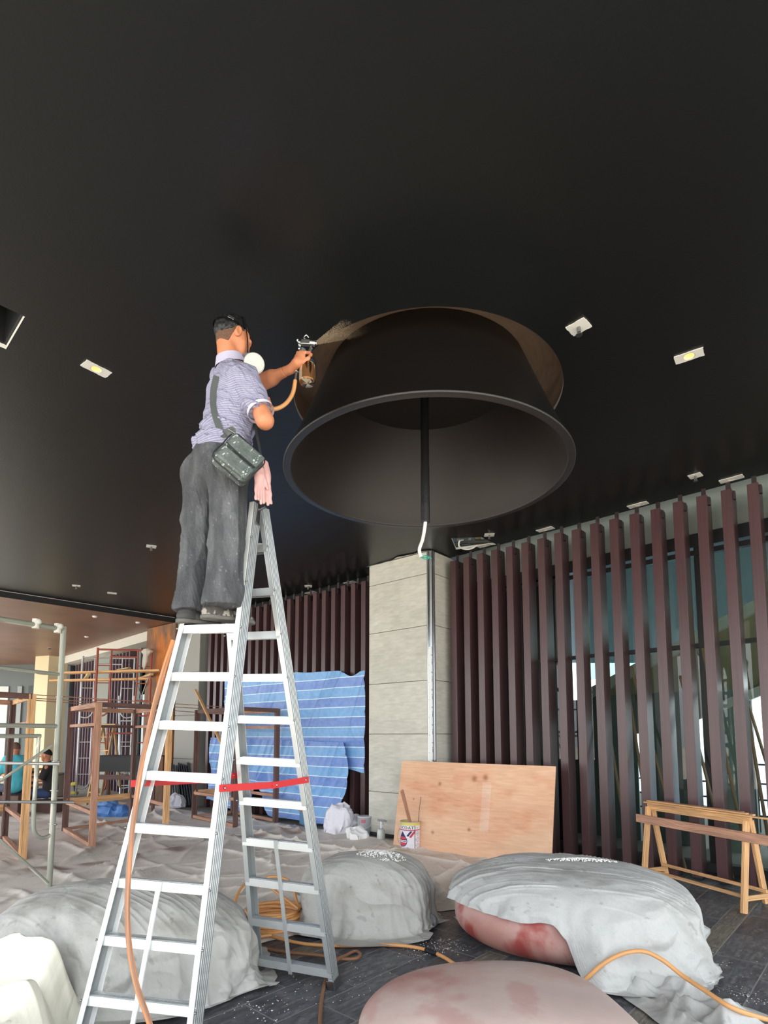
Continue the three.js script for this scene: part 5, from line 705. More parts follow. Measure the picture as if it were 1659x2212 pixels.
{
  const g = skin(shirtF, [J.sl[0] - 0.30, J.pelvis[1] - 0.06, -3.66], [J.er[0] + 0.12, J.neck[1] + 0.09, -2.78], 0.0085), p = g.attributes.position, uv = new Float32Array(p.count * 2);
  for (let i = 0; i < p.count; i++) { uv[2 * i] = p.getX(i) * 3; uv[2 * i + 1] = p.getY(i) / 0.24 + 0.12 * noise(p.getX(i) * 7, p.getY(i) * 5, p.getZ(i) * 7) * 0.5; } g.setAttribute('uv', new THREE.BufferAttribute(uv, 2));
  const stripe = tex(64, 512, (u, v) => { const k = 0.5 + 0.5 * sin(v * 2 * PI * 22), f = tnoise(u, v, 32, 2) * 0.03, s = smooth(0.55, 0.8, k); return [lerp(0.61, 0.50, s) + f, lerp(0.61, 0.495, s) + f, lerp(0.70, 0.60, s) + f]; });
  const folds = tex(512, 512, (u, v) => { const w = tnoise(u, v, 4, 3, 7) * 0.12, a = 1 - abs(tnoise(u * 1, v + u + w, 6, 3, 11)) * 2, b = 1 - abs(tnoise(u, v + u * 2 + w, 12, 2, 23)) * 2; return clamp(0.5 + 0.3 * a * abs(a) + 0.15 * b); }, false);
  part(man, 'shirt', g, mat('#ffffff', 0.85, { map: stripe, bumpMap: folds, bumpScale: 0.016 }));
  // plain yoke is the same cloth; collar and sleeve trims
  const ring = (c, d, r, w, m, name, open = 0) => { const n = nrm(d), a = nrm(crs(n, abs(n[1]) > 0.8 ? face : upw)), b = crs(n, a); part(man, name, sheet(48, 4, (s, t) => { const q = s * 2 * PI, R = r[0] + (r[1] - r[0]) * t; return addv(addv(addv(c, a, R * cos(q)), b, R * sin(q) * (r[2] ?? 1)), n, (t - 0.5) * w); }, (s, t) => [s * 4, t]), m); };
  const lilac = mat('#b7b4cc', 0.85, { side: THREE.DoubleSide });
  const nd = nrm(addv(Hh(0, -0.05, -0.03), J.neck, -1));
  ring(addv(J.neck, [0, 0.012, 0]), nd, [0.094, 0.074], 0.055, lilac, 'collar');
  const dR = nrm(addv(J.er, J.sr, -1)); ring(mixv(J.sr, J.er, 0.79), dR, [0.0725, 0.0745], 0.022, mat('#d6d2dc', 0.8, { side: THREE.DoubleSide }), 'sleeve_trim');
  // trousers
  const tf = (() => { const hips = unite([ell(addv(J.pelvis, face, -0.006), [0.163, 0.15, 0.130], torsoB), ell(addv(addv(J.hipL, face, -0.015), [0, -0.015, 0]), [0.09, 0.11, 0.10], torsoB), ell(addv(addv(J.hipR, face, -0.02), [0, -0.015, 0]), [0.10, 0.11, 0.11], torsoB)], 0.05);
    const L = unite([cone(J.hipL, J.kL, 0.108, 0.088), cone(J.kL, addv(J.aL, [0, 0.0, 0]), 0.088, 0.086)], 0.02), R = unite([cone(J.hipR, J.kR, 0.112, 0.090), cone(J.kR, addv(J.aR, [0.012, 0.0, 0]), 0.090, 0.098)], 0.02);
    const topY = J.pelvis[1] + 0.085; return (x, y, z) => { const lg = smin(L(x, y, z), R(x, y, z), 0.012); let d = smin(hips(x, y, z), lg, 0.045);
      const kn = exp(-pow((y - J.kL[1] + 0.03) / 0.14, 2)), an = smooth(J.aL[1] + 0.22, J.aL[1] + 0.02, y), hp = smooth(J.hipL[1] - 0.2, J.hipL[1] - 0.02, y) * smooth(topY, topY - 0.12, y);
      const wv = 0.12 * noise(x * 6, y * 6, z * 6); d -= (0.014 * (kn + an) + 0.014 * hp) * pow(ridge(x * 5 + 1, (y + wv) * 15 + x * 9, z * 5), 3) * (0.5 + noise(x * 9, y * 7, z * 9)) + 0.006 * noise(x * 7, y * 4, z * 7) + 0.016 * pow(ridge(x * 7, y * 2.2 - x * 3, z * 7 + 4), 4) - 0.003;
      return smax(smax(d, y - topY, 0.01), (J.aR[1] - 0.012 + (x < (J.aL[0] + J.aR[0]) / 2 ? J.aL[1] - J.aR[1] : 0)) - y + 0.006 * noise(x * 20, 2, z * 20), 0.006); }; })();
  const tg = skin(tf, [J.hipL[0] - 0.26, J.aL[1] - 0.08, -3.46], [J.hipR[0] + 0.26, J.pelvis[1] + 0.12, -2.78], 0.009);
  part(man, 'trousers', triUV(tg, 1.6), mat('#ffffff', 0.9, { map: tex(512, 512, (u, v) => { const f = tnoise(u, v, 128, 2) * 0.04, w = smooth(-0.4, 0.6, tnoise(u * 3, v, 3, 4, 8)) * 0.12, d = smooth(0.46, 0.56, tnoise(u, v, 32, 4, 21)) * 0.10; return [0.245 + f + w + d, 0.252 + f + w + d, 0.265 + f + w + d]; }), bumpMap: folds, bumpScale: 0.008 }));
  const shoe = (h, t, m) => { const d = nrm(addv(t, h, -1)), s = nrm(crs(d, upw)), P = (x, y, z) => addv(addv(addv(h, d, x), upw, y), s, z), L = hypot(...addv(t, h, -1)), g = unite([cone(P(0.035, 0.035, 0), P(L * 0.5, 0.03, 0), 0.042, 0.045), cone(P(L * 0.5, 0.026, 0), P(L - 0.04, 0.022, 0.0), 0.045, 0.036), cone(P(0.06, 0.06, 0), P(0.055, 0.10, 0), 0.042, 0.046)], 0.03), y0 = h[1];
    const up = part(man, 'shoe', triUV(skin((x, y, z) => smax(g(x, y, z) + 0.003 * pow(ridge(x * 30, y * 30, z * 30), 2), y0 + 0.004 - y, 0.006), P(L / 2, 0, 0).map((v, i) => v - [0.2, 0.02, 0.2][i]), P(L / 2, 0, 0).map((v, i) => v + [0.2, 0.17, 0.2][i]), 0.0065), 3), m);
    part(up, 'sole', triUV(skin((x, y, z) => max(g(x, max(y, y0 + 0.02), z) - 0.005, abs(y - y0 - 0.006) - 0.011), P(L / 2, 0, 0).map((v, i) => v - [0.2, 0.03, 0.2][i]), P(L / 2, 0, 0).map((v, i) => v + [0.2, 0.05, 0.2][i]), 0.007), 3), mat('#5e5c58', 0.8)); };
  const sm = mat('#ffffff', 0.8, { map: tex(128, 128, (u, v) => { const k = smooth(0.1, 0.3, tnoise(u, v, 12, 4, 3)); return [lerp(0.27, 0.58, k), lerp(0.26, 0.56, k), lerp(0.25, 0.53, k)]; }) });
  shoe([-0.972, 2.131, -3], [-0.735, 2.12, -3.19], sm); shoe([-1.14, 2.129, -3.1], [-0.964, 2.125, -3.27], mat('#3c3b3b', 0.7));
}
// a point on the shirt straight in front of p, coming from outside along n
function onShirt(p, n, off = 0.008, F = shirtF) { let q = addv(p, n, 0.3); for (let i = 0; i < 60; i++) { const d = F(...q) - off; if (d < 0.0015) break; q = addv(q, n, -max(0.002, d * 0.7)); } return q; }
{ // shoulder bag with its strap
  const c = [-0.762, 2.928, -2.845], ex = nrm([0.74, -0.60, -0.30]), n0 = nrm([0.36, 0.0, 0.93]), ey0 = crs(n0, ex).map((v) => v), ey = nrm(ey0[1] < 0 ? ey0.map((v) => -v) : ey0), ez = nrm(crs(ex, ey));
  const t = thing('shoulder_bag', 'worn dark grey shoulder bag on the hip of the painter, paint flecked', 'bag', c);
  const put = (g, x, y, z) => g.applyMatrix4(new THREE.Matrix4().makeBasis(V(ex), V(ey), V(ez)).setPosition(V(addv(addv(addv(c, ex, x), ey, y), ez, z))));
  const soft = (w, h, d, r) => { const g = new RoundedBoxGeometry(w, h, d, 5, r), p = g.attributes.position; for (let i = 0; i < p.count; i++) { const x = p.getX(i), y = p.getY(i), z = p.getZ(i), b = (1 - (2 * x / w) ** 2) * (1 - (2 * y / h) ** 2); p.setZ(i, z * (1 + 0.25 * b) + 0.006 * noise(x * 22, y * 22, z * 9)); p.setY(i, y + 0.006 * noise(x * 15, 3, z * 20)); } g.computeVertexNormals(); return boxUV(g, 4); };
  const leather = mat('#ffffff', 0.42, { map: tex(256, 256, (u, v) => { const a = tnoise(u, v, 8, 4) * 0.07, s = smooth(0.40, 0.46, tnoise(u * 1, v * 0.4, 24, 4, 9)) * 0.35; return [0.32 + a + s, 0.355 + a + s, 0.345 + a + s]; }), bumpMap: creaseTex, bumpScale: 0.003 });
  part(t, 'pouch', put(soft(0.205, 0.19, 0.075, 0.03), 0, 0, 0), leather);
  part(t, 'pocket', put(soft(0.19, 0.082, 0.03, 0.014), 0.002, -0.038, 0.046), leather);
  part(t, 'flap', put(soft(0.192, 0.085, 0.024, 0.011), 0.0, 0.052, 0.044), leather);
  part(t, 'zip', put(tube([[-0.09, 0.008, 0.062], [-0.03, 0.004, 0.066], [0.04, 0.006, 0.066], [0.09, 0.010, 0.060]], 0.003, 24, 6), 0, 0, 0), M.dark);
  part(t, 'piping', put(tube([[0.098, -0.085, 0.03], [0.104, 0, 0.034], [0.1, 0.088, 0.03], [0, 0.098, 0.034], [-0.098, 0.09, 0.03], [-0.104, 0, 0.034], [-0.098, -0.085, 0.03], [0, -0.096, 0.034]], 0.0035, 90, 6, true), 0, 0, 0), M.dark);
  const line = [[[-0.935, 3.503, -3], 0], [[-0.949, 3.432, -3], 0], [[-0.952, 3.366, -3], 0], [[-0.942, 3.29, -3], 0], [[-0.919, 3.217, -3], 0], [[-0.892, 3.161, -3], 0]];
  const pts = line.map(([q]) => { const v = nrm(addv([0, 1.5, 0], q, -1)); return onShirt(addv(q, v, -0.25), v, 0.014); }); { const last = pts[pts.length - 1], nx = addv(addv(addv(c, ex, -0.115), ey, 0.095), ez, 0.035), vv = nrm(addv([0, 1.5, 0], c, -1)); pts.push(addv(mixv(last, nx, 0.35), vv, 0.035), addv(mixv(last, nx, 0.7), vv, 0.03)); }
  pts.push(addv(addv(addv(c, ex, -0.115), ey, 0.095), ez, 0.035), addv(addv(addv(c, ex, -0.105), ey, 0.06), ez, 0.03));
  const cv = new THREE.CatmullRomCurve3(pts.map((p) => V(p))); const view = nrm(addv([0, 1.5, 0], c, -1));
  part(t, 'strap', sheet(2, 60, (s, v) => { const p = cv.getPoint(v).toArray(), d = cv.getTangent(v).toArray(), w = nrm(crs(d, view)); return addv(p, w, (s - 0.5) * 0.034); }, (s, v) => [s, v * 12]), mat('#4a4f4f', 0.6, { side: THREE.DoubleSide }), 'worn webbing strap across the back');
  const bk = cv.getPoint(0.93).toArray(), bd = nrm(cv.getTangent(0.93).toArray()), bw = nrm(crs(bd, view)); part(t, 'buckle', [bar(addv(addv(bk, bw, -0.024), view, 0.006), addv(addv(bk, bw, 0.024), view, 0.006), 0.008, 0.006), bar(addv(addv(addv(bk, bd, 0.03), bw, -0.024), view, 0.006), addv(addv(addv(bk, bd, 0.03), bw, 0.024), view, 0.006), 0.008, 0.006)].slice(0, 1), M.steel);
  const front = [addv(addv(addv(c, ex, 0.10), ey, 0.08), ez, -0.01), [-0.693, 3.099, -3.02], [-0.73, 3.241, -3.08], [-0.771, 3.414, -3.16], [-0.858, 3.597, -3.22], [-0.972, 3.701, -3.27]]; const cf = new THREE.CatmullRomCurve3(front.map((p) => V(p)));
  part(t, 'front_strap', sheet(2, 40, (s, v) => addv(cf.getPoint(v).toArray(), nrm(crs(cf.getTangent(v).toArray(), [0.9, 0, 0.4])), (s - 0.5) * 0.034)), mat('#3a3d3e', 0.6, { side: THREE.DoubleSide }));
}
{ // pink rubber gloves hanging from the pocket
  const pink = mat('#c79a96', 0.5); let k = 0;
  for (const [top, tip, roll, label] of [[[-0.665, 2.94, -2.93], [-0.663, 2.719, -2.92], 1, 'left of the two pink rubber gloves hanging below the shoulder bag'], [[-0.649, 2.96, -2.96], [-0.632, 2.725, -2.96], -1, 'right of the two pink rubber gloves hanging below the shoulder bag, fingers down']]) {
    const d = nrm(addv(tip, top, -1)), n = nrm(roll > 0 ? [0.55, 0, 0.83] : [0.1, 0.05, 0.99]), s = nrm(crs(d, n)), P = (x, y, z = 0) => addv(addv(addv(top, s, x), d, y), n, z), L = hypot(...addv(tip, top, -1));
    const f = [ell(P(0, L * 0.32), [0.030, L * 0.36, 0.017], [s, d, n]), cone(P(0, -0.01), P(0, L * 0.25), 0.020, 0.026)]; for (let i = 0; i < 4; i++) { const x = (i - 1.5) * 0.015; f.push(cone(P(x * 0.9, L * 0.5), P(x * 1.1, L * (0.90 + 0.05 * sin(i * 2)) , 0.005 * i), 0.0095, 0.0075)); } f.push(cone(P(-0.022 * roll, L * 0.25), P(-0.040 * roll, L * 0.55, 0.012), 0.011, 0.008));
    const F = (x, y, z) => { let q = smin(f[0](x, y, z), f[1](x, y, z), 0.02); for (let i = 2; i < f.length; i++) q = smin(q, f[i](x, y, z), 0.006); return q - 0.002 * noise(x * 40, y * 40, z * 40); };
    lone('rubber_glove', triUV(skin(F, mixv(top, tip, 0.5).map((v, i) => v - [0.09, L * 0.5 + 0.06, 0.09][i]), mixv(top, tip, 0.5).map((v, i) => v + [0.09, L * 0.5 + 0.06, 0.09][i]), 0.004), 4), pink, label, 'glove', top); k++;
  }
}
{ // respirator
  const m0 = Hh(0, -0.055, 0.105), t = thing('respirator', 'half-mask respirator with a round white filter over the mouth of the painter', 'mask', m0);
  part(t, 'face_piece', triUV(skin((x, y, z) => smin(ell(Hh(0, -0.055, 0.098), [0.045, 0.055, 0.036], hb)(x, y, z), cone(Hh(0, -0.05, 0.11), Hh(0.055, -0.07, 0.105), 0.025, 0.02)(x, y, z), 0.02), m0.map((v) => v - 0.13), m0.map((v) => v + 0.13), 0.005), 4), mat('#77757c', 0.6));
  for (const [s, c] of [[1, [-0.732, 3.591, -3.02]], [-1, Hh(-0.085, -0.07, 0.12)]]) { const ax = s > 0 ? nrm([0.30, -0.22, 0.93]) : nrm(addv(hr.map((v) => -v), hf, 0.5)), g = lathe([[0, -0.018], [0.045, -0.018], [0.054, -0.012], [0.056, -0.004], [0.056, 0.006], [0.052, 0.011], [0.030, 0.014], [0, 0.0145]], 40); g.applyQuaternion(new THREE.Quaternion().setFromUnitVectors(V(0, 1, 0), V(ax))); g.translate(...c);
    const f = part(t, 'filter', g, mat('#c4c2bc', 0.5)); const r = new THREE.TorusGeometry(0.0545, 0.0035, 8, 48); r.applyQuaternion(new THREE.Quaternion().setFromUnitVectors(V(0, 0, 1), V(ax))); r.translate(...c); part(f, 'filter_rim', r, mat('#d0cec9', 0.45)); }
  const band = (pts, w, name) => { const cv = new THREE.CatmullRomCurve3(pts.map((p) => V(p))); part(t, name, sheet(2, 48, (s, v) => { const p = cv.getPoint(v), o = p.clone().sub(V(J.head)).normalize(), wd = cv.getTangent(v).cross(o).normalize(); return addv(p.toArray(), wd.toArray(), (s - 0.5) * w); }), mat('#141416', 0.5, { side: THREE.DoubleSide })); };
  band([Hh(0.055, -0.062, 0.098), Hh(0.080, -0.01, 0.062), Hh(0.087, 0.045, 0.025), Hh(0.083, 0.09, 0.0), Hh(0.05, 0.135, -0.01), Hh(0, 0.146, -0.015), Hh(-0.05, 0.135, -0.01), Hh(-0.086, 0.06, 0.01)], 0.013, 'head_strap');
  band([Hh(0.088, 0.045, 0.02), Hh(0.094, 0.038, -0.02), Hh(0.085, 0.03, -0.075), Hh(0.045, 0.028, -0.118), Hh(0, 0.028, -0.129), Hh(-0.045, 0.028, -0.118), Hh(-0.09, 0.035, -0.06)], 0.017, 'back_strap');
  part(t, 'buckle', bar(Hh(0.092, 0.036, -0.055), Hh(0.078, 0.036, -0.088), 0.005, 0.018, hu, 0.001), M.chrome);
  part(t, 'neck_cord', tube([[-0.727, 3.56, -3.06], [-0.72, 3.52, -3.08], [-0.714, 3.496, -3.1]], 0.004, 14, 6), M.dark);
}
{ // the spray gun in his hand
  const g0 = [-0.468, 3.749, -3.27], t = thing('spray_gun', 'spray gun with a paint-streaked metal cup held up by the painter', 'spray gun', g0), D = (a) => a;
  const noz = [-0.421, 3.894, -3.27], tail = [-0.51, 3.904, -3.275], hb0 = [-0.495, 3.867, -3.275], hb1 = [-0.533, 3.705, -3.275];
  part(t, 'body', [bar(tail, [-0.447, 3.897, -3.27], 0.03, 0.036, upw, 0.008), rod(tail, [-0.527, 3.907, -3.275], 0.011, 12)], M.steel);
  part(t, 'air_cap', [rod([-0.453, 3.897, -3.27], noz, 0.019, 16), rod(noz, [-0.413, 3.895, -3.27], 0.012, 16)], M.chrome);
  part(t, 'grip', bar(hb0, hb1, 0.026, 0.034, face, 0.008), M.steel);
  part(t, 'hook', tube([[-0.481, 3.915, -3.27], [-0.49, 3.936, -3.27], [-0.476, 3.949, -3.27], [-0.459, 3.933, -3.27]], 0.005, 16, 8), M.chrome);
  part(t, 'trigger', tube([[-0.449, 3.872, -3.265], [-0.451, 3.83, -3.265], [-0.471, 3.796, -3.268]], 0.007, 16, 8), M.chrome);
  for (const [a, b] of [[[-0.508, 3.883, -3.28], [-0.522, 3.892, -3.28]], [[-0.51, 3.862, -3.28], [-0.524, 3.868, -3.28]], [[-0.517, 3.913, -3.28], [-0.531, 3.926, -3.28]]]) part(t, 'knob', rod(a, b, 0.009, 12), M.chrome);
  const cupTop = [-0.468, 3.776, -3.27], cm = mat('#ffffff', 0.28, { metalness: 0.55, map: tex(128, 128, (u, v) => { const k = smooth(-0.05, 0.16, tnoise(u * 1, v * 0.25, 8, 4, 7)), j = smooth(0.1, 0.3, tnoise(u, v * 0.3, 12, 3, 31)); return [lerp(lerp(0.85, 0.52, k), 0.16, j), lerp(lerp(0.80, 0.36, k), 0.09, j), lerp(lerp(0.70, 0.22, k), 0.06, j)]; }) });
  part(t, 'feed_tube', rod([-0.446, 3.864, -3.27], addv(cupTop, [0.0, 0.02, 0]), 0.011, 12), M.steel);
  part(t, 'lid', lathe([[0, 0.022], [0.03, 0.02], [0.05, 0.004], [0.052, -0.016], [0.045, -0.022], [0, -0.022]], 32).translate(...cupTop), M.dark);
  part(t, 'cup', lathe([[0.044, -0.02], [0.049, -0.03], [0.050, -0.125], [0.044, -0.142], [0, -0.144]], 36).translate(...cupTop), cm);
  part(t, 'hose_nipple', rod(hb1, [-0.54, 3.651, -3.275], 0.009, 10), M.steel);
  // the hose: hanging from the gun, behind the arm, then down the front of the ladder
  const h = [[-0.54, 3.657, -3.275], [-0.555, 3.57, -3.27], [-0.591, 3.486, -3.24], [-0.634, 3.445, -3.22], [-0.68, 3.439, -3.22], [-0.769, 3.469, -3.27]];
  lone('air_hose', tube(h, 0.0125, 60, 10), M.hose, 'orange air hose curving from the raised spray gun to the hidden hand of the painter', 'hose', h[0]);
  const L2 = [[-1.154, 2.019, -3.08], [-1.171, 1.869, -3.02], [-1.193, 1.705, -2.98], [-1.205, 1.535, -2.93], [-1.215, 1.384, -2.89], [-1.217, 1.183, -2.84], [-1.212, 0.993, -2.79], [-1.2, 0.83, -2.75], [-1.18, 0.685, -2.71], [-1.147, 0.544, -2.675], [-1.095, 0.397, -2.645], [-1.039, 0.292, -2.62], [-0.963, 0.145, -2.59]];
  lone('air_hose', tube(L2, 0.0125, 160, 10), mat('#ffffff', 0.5, { map: tex(32, 256, (u, v) => { const k = smooth(-0.1, 0.3, tnoise(u, v, 6, 4, 3)); return [lerp(0.80, 0.55, k), lerp(0.52, 0.40, k), lerp(0.33, 0.31, k)]; }) }), 'orange air hose hanging down over the front steps of the ladder', 'hose', L2[0]);
  // paint mist: droplets flying from the nozzle to the drum
  const tgt = [-0.181, 4.291, -3.62], ax = V(tgt).sub(V(noz)), Lm = ax.length(), an = ax.normalize(), u = an.clone().cross(V(0, 1, 0)).normalize(), w = u.clone().cross(an), n = 9000, im = new THREE.InstancedMesh(new THREE.TetrahedronGeometry(1), mat('#a08c74', 0.7, { transparent: true, opacity: 0.75 }), n), mx = new THREE.Matrix4();
  for (let i = 0; i < n; i++) { const k = 1.25 * rnd() * pow(rnd(), 0.45), R = 0.008 + 0.075 * k, a = rnd() * 2 * PI, q = sqrt(rnd()) * R, p = an.clone().multiplyScalar(k * Lm).addScaledVector(u, q * cos(a)).addScaledVector(w, q * sin(a)), s = lerp(0.0016, 0.0009, k) * (0.6 + rnd() * 0.8); mx.makeRotationFromEuler(new THREE.Euler(rnd() * 6, rnd() * 6, 0)).scale(V(s, s, s)).setPosition(p); im.setMatrixAt(i, mx); }
  im.name = 'spray_mist'; im.position.set(...noz); scene.add(im); tag(im, 'fan of brown paint mist blowing from the spray gun against the drum', 'spray'); im.userData.kind = 'stuff';
}

// ---------------------------------------------------------------- the two seated men far behind
function seated(label, head, dir, shirtC, legC, hairC) {
  const f = nrm([dir[0], 0, dir[1]]), s = nrm(crs(f, upw)), B = [s, upw, f], P = (x, y, z) => addv(addv(addv(head, s, x), upw, y), f, z), t = thing('person', label, 'person', [head[0], 0, head[2]]);
  const hd = unite([ell(P(0, 0.02, 0), [0.076, 0.10, 0.095], B), cone(P(0, -0.03, 0.03), P(0, -0.08, 0.05), 0.06, 0.035), cone(P(0, 0.0, 0.09), P(0, -0.025, 0.11), 0.01, 0.014), ell(P(0.08, 0, 0), [0.012, 0.03, 0.02], B), ell(P(-0.08, 0, 0), [0.012, 0.03, 0.02], B)], 0.02), hand = (c, q) => [ell(c, [0.035, 0.02, 0.05], B), ...[-0.024, -0.008, 0.008, 0.024].map((x) => cone(addv(addv(c, s, x), f, 0.03), addv(addv(addv(c, s, x), f, 0.085), upw, -0.02), 0.009, 0.007)), cone(addv(c, s, 0.03 * q), addv(addv(c, s, 0.05 * q), f, 0.04), 0.011, 0.008)];
  const arms = [-1, 1].map((q) => unite([cone(P(0.19 * q, -0.22, -0.06), P(0.24 * q, -0.47, 0.02), 0.048, 0.04), cone(P(0.24 * q, -0.47, 0.02), P(0.13 * q, -0.46, 0.28), 0.04, 0.028), ...hand(P(0.11 * q, -0.46, 0.34), -q)], 0.015));
  const neck = cone(P(0, -0.16, -0.04), P(0, -0.05, -0.01), 0.06, 0.052), core = unite([ell(P(0, -0.33, -0.08), [0.15, 0.20, 0.10], B), ell(P(0, -0.62, -0.10), [0.15, 0.18, 0.11], B)], 0.06);
  const body = (x, y, z) => smin(smin(smin(hd(x, y, z), neck(x, y, z), 0.03), core(x, y, z), 0.04), min(arms[0](x, y, z), arms[1](x, y, z)), 0.03), lo = [head[0] - 0.62, head[1] - 0.85, head[2] - 0.62], hi = [head[0] + 0.62, head[1] + 0.16, head[2] + 0.62];
  part(t, 'body', triUV(skin(body, lo, hi, 0.016), 2), skinM);
  part(t, 'shirt', triUV(skin((x, y, z) => smin(core(x, y, z) - 0.028, min(...[-1, 1].map((q) => cone(P(0.15 * q, -0.19, -0.07), P(0.235 * q, -0.42, 0.0), 0.075, 0.062)(x, y, z))), 0.06) - 0.006 * noise(x * 14, y * 10, z * 14), lo, hi, 0.018), 2), mat(shirtC, 0.85));
  const leg = [-1, 1].map((q) => unite([cone(P(0.09 * q, -0.74, -0.06), P(0.14 * q, -0.74, 0.36), 0.095, 0.07), cone(P(0.14 * q, -0.74, 0.36), [P(0.13 * q, 0, 0.32)[0], 0.09, P(0.13 * q, 0, 0.32)[2]], 0.07, 0.055)], 0.03));
  part(t, 'trousers', triUV(skin((x, y, z) => min(leg[0](x, y, z), leg[1](x, y, z)) - 0.006 * noise(x * 12, y * 12, z * 12), [head[0] - 0.6, 0.03, head[2] - 0.6], [head[0] + 0.6, head[1] - 0.55, head[2] + 0.6], 0.02), 2), mat(legC, 0.9));
  for (const q of [-1, 1]) { const a = P(0.13 * q, 0, 0.32); a[1] = 0.035; part(t, 'shoe', rodShoe(a, addv(a, f, 0.2)), M.dark); }
  part(t, 'hair', triUV(skin((x, y, z) => { const l = (y - head[1]), z2 = (x - head[0]) * f[0] + (z - head[2]) * f[2]; return smax(ell(P(0, 0.025, -0.005), [0.083, 0.108, 0.102], B)(x, y, z), 0.03 + 0.35 * z2 - l, 0.01); }, head.map((v) => v - 0.14), head.map((v) => v + 0.16), 0.009), 2), mat(hairC, 0.8));
  lone('seat_box', box(0.38, head[1] - 0.86, 0.36, 0.01).translate(P(0, 0, -0.12)[0], (head[1] - 0.86) / 2, P(0, 0, -0.12)[2]), M.timberDark, 'low box under the ' + label.split(',')[0], 'seat', [P(0, 0, -0.12)[0], 0, P(0, 0, -0.12)[2]]);
}
function rodShoe(a, b) { const g = unite([cone(a, b, 0.048, 0.038), cone(addv(a, [0, 0.03, 0]), addv(a, [0, 0.07, 0]), 0.045, 0.045)], 0.03); return triUV(skin((x, y, z) => max(g(x, y, z), 0.004 - y), [min(a[0], b[0]) - 0.08, -0.01, min(a[2], b[2]) - 0.08], [max(a[0], b[0]) + 0.08, 0.17, max(a[2], b[2]) + 0.08], 0.014), 2); }
seated('seated man in a turquoise shirt, seen from behind at the far left', [-7.073, 1.253, -11], [-0.75, -0.66], '#52b7c4', '#3a3f4c', '#6b4f42');
seated('seated man in dark clothes and jeans, right of the turquoise shirt', [-6.706, 1.116, -11.4], [-0.9, 0.3], '#2b2526', '#36496b', '#1c1a1a');

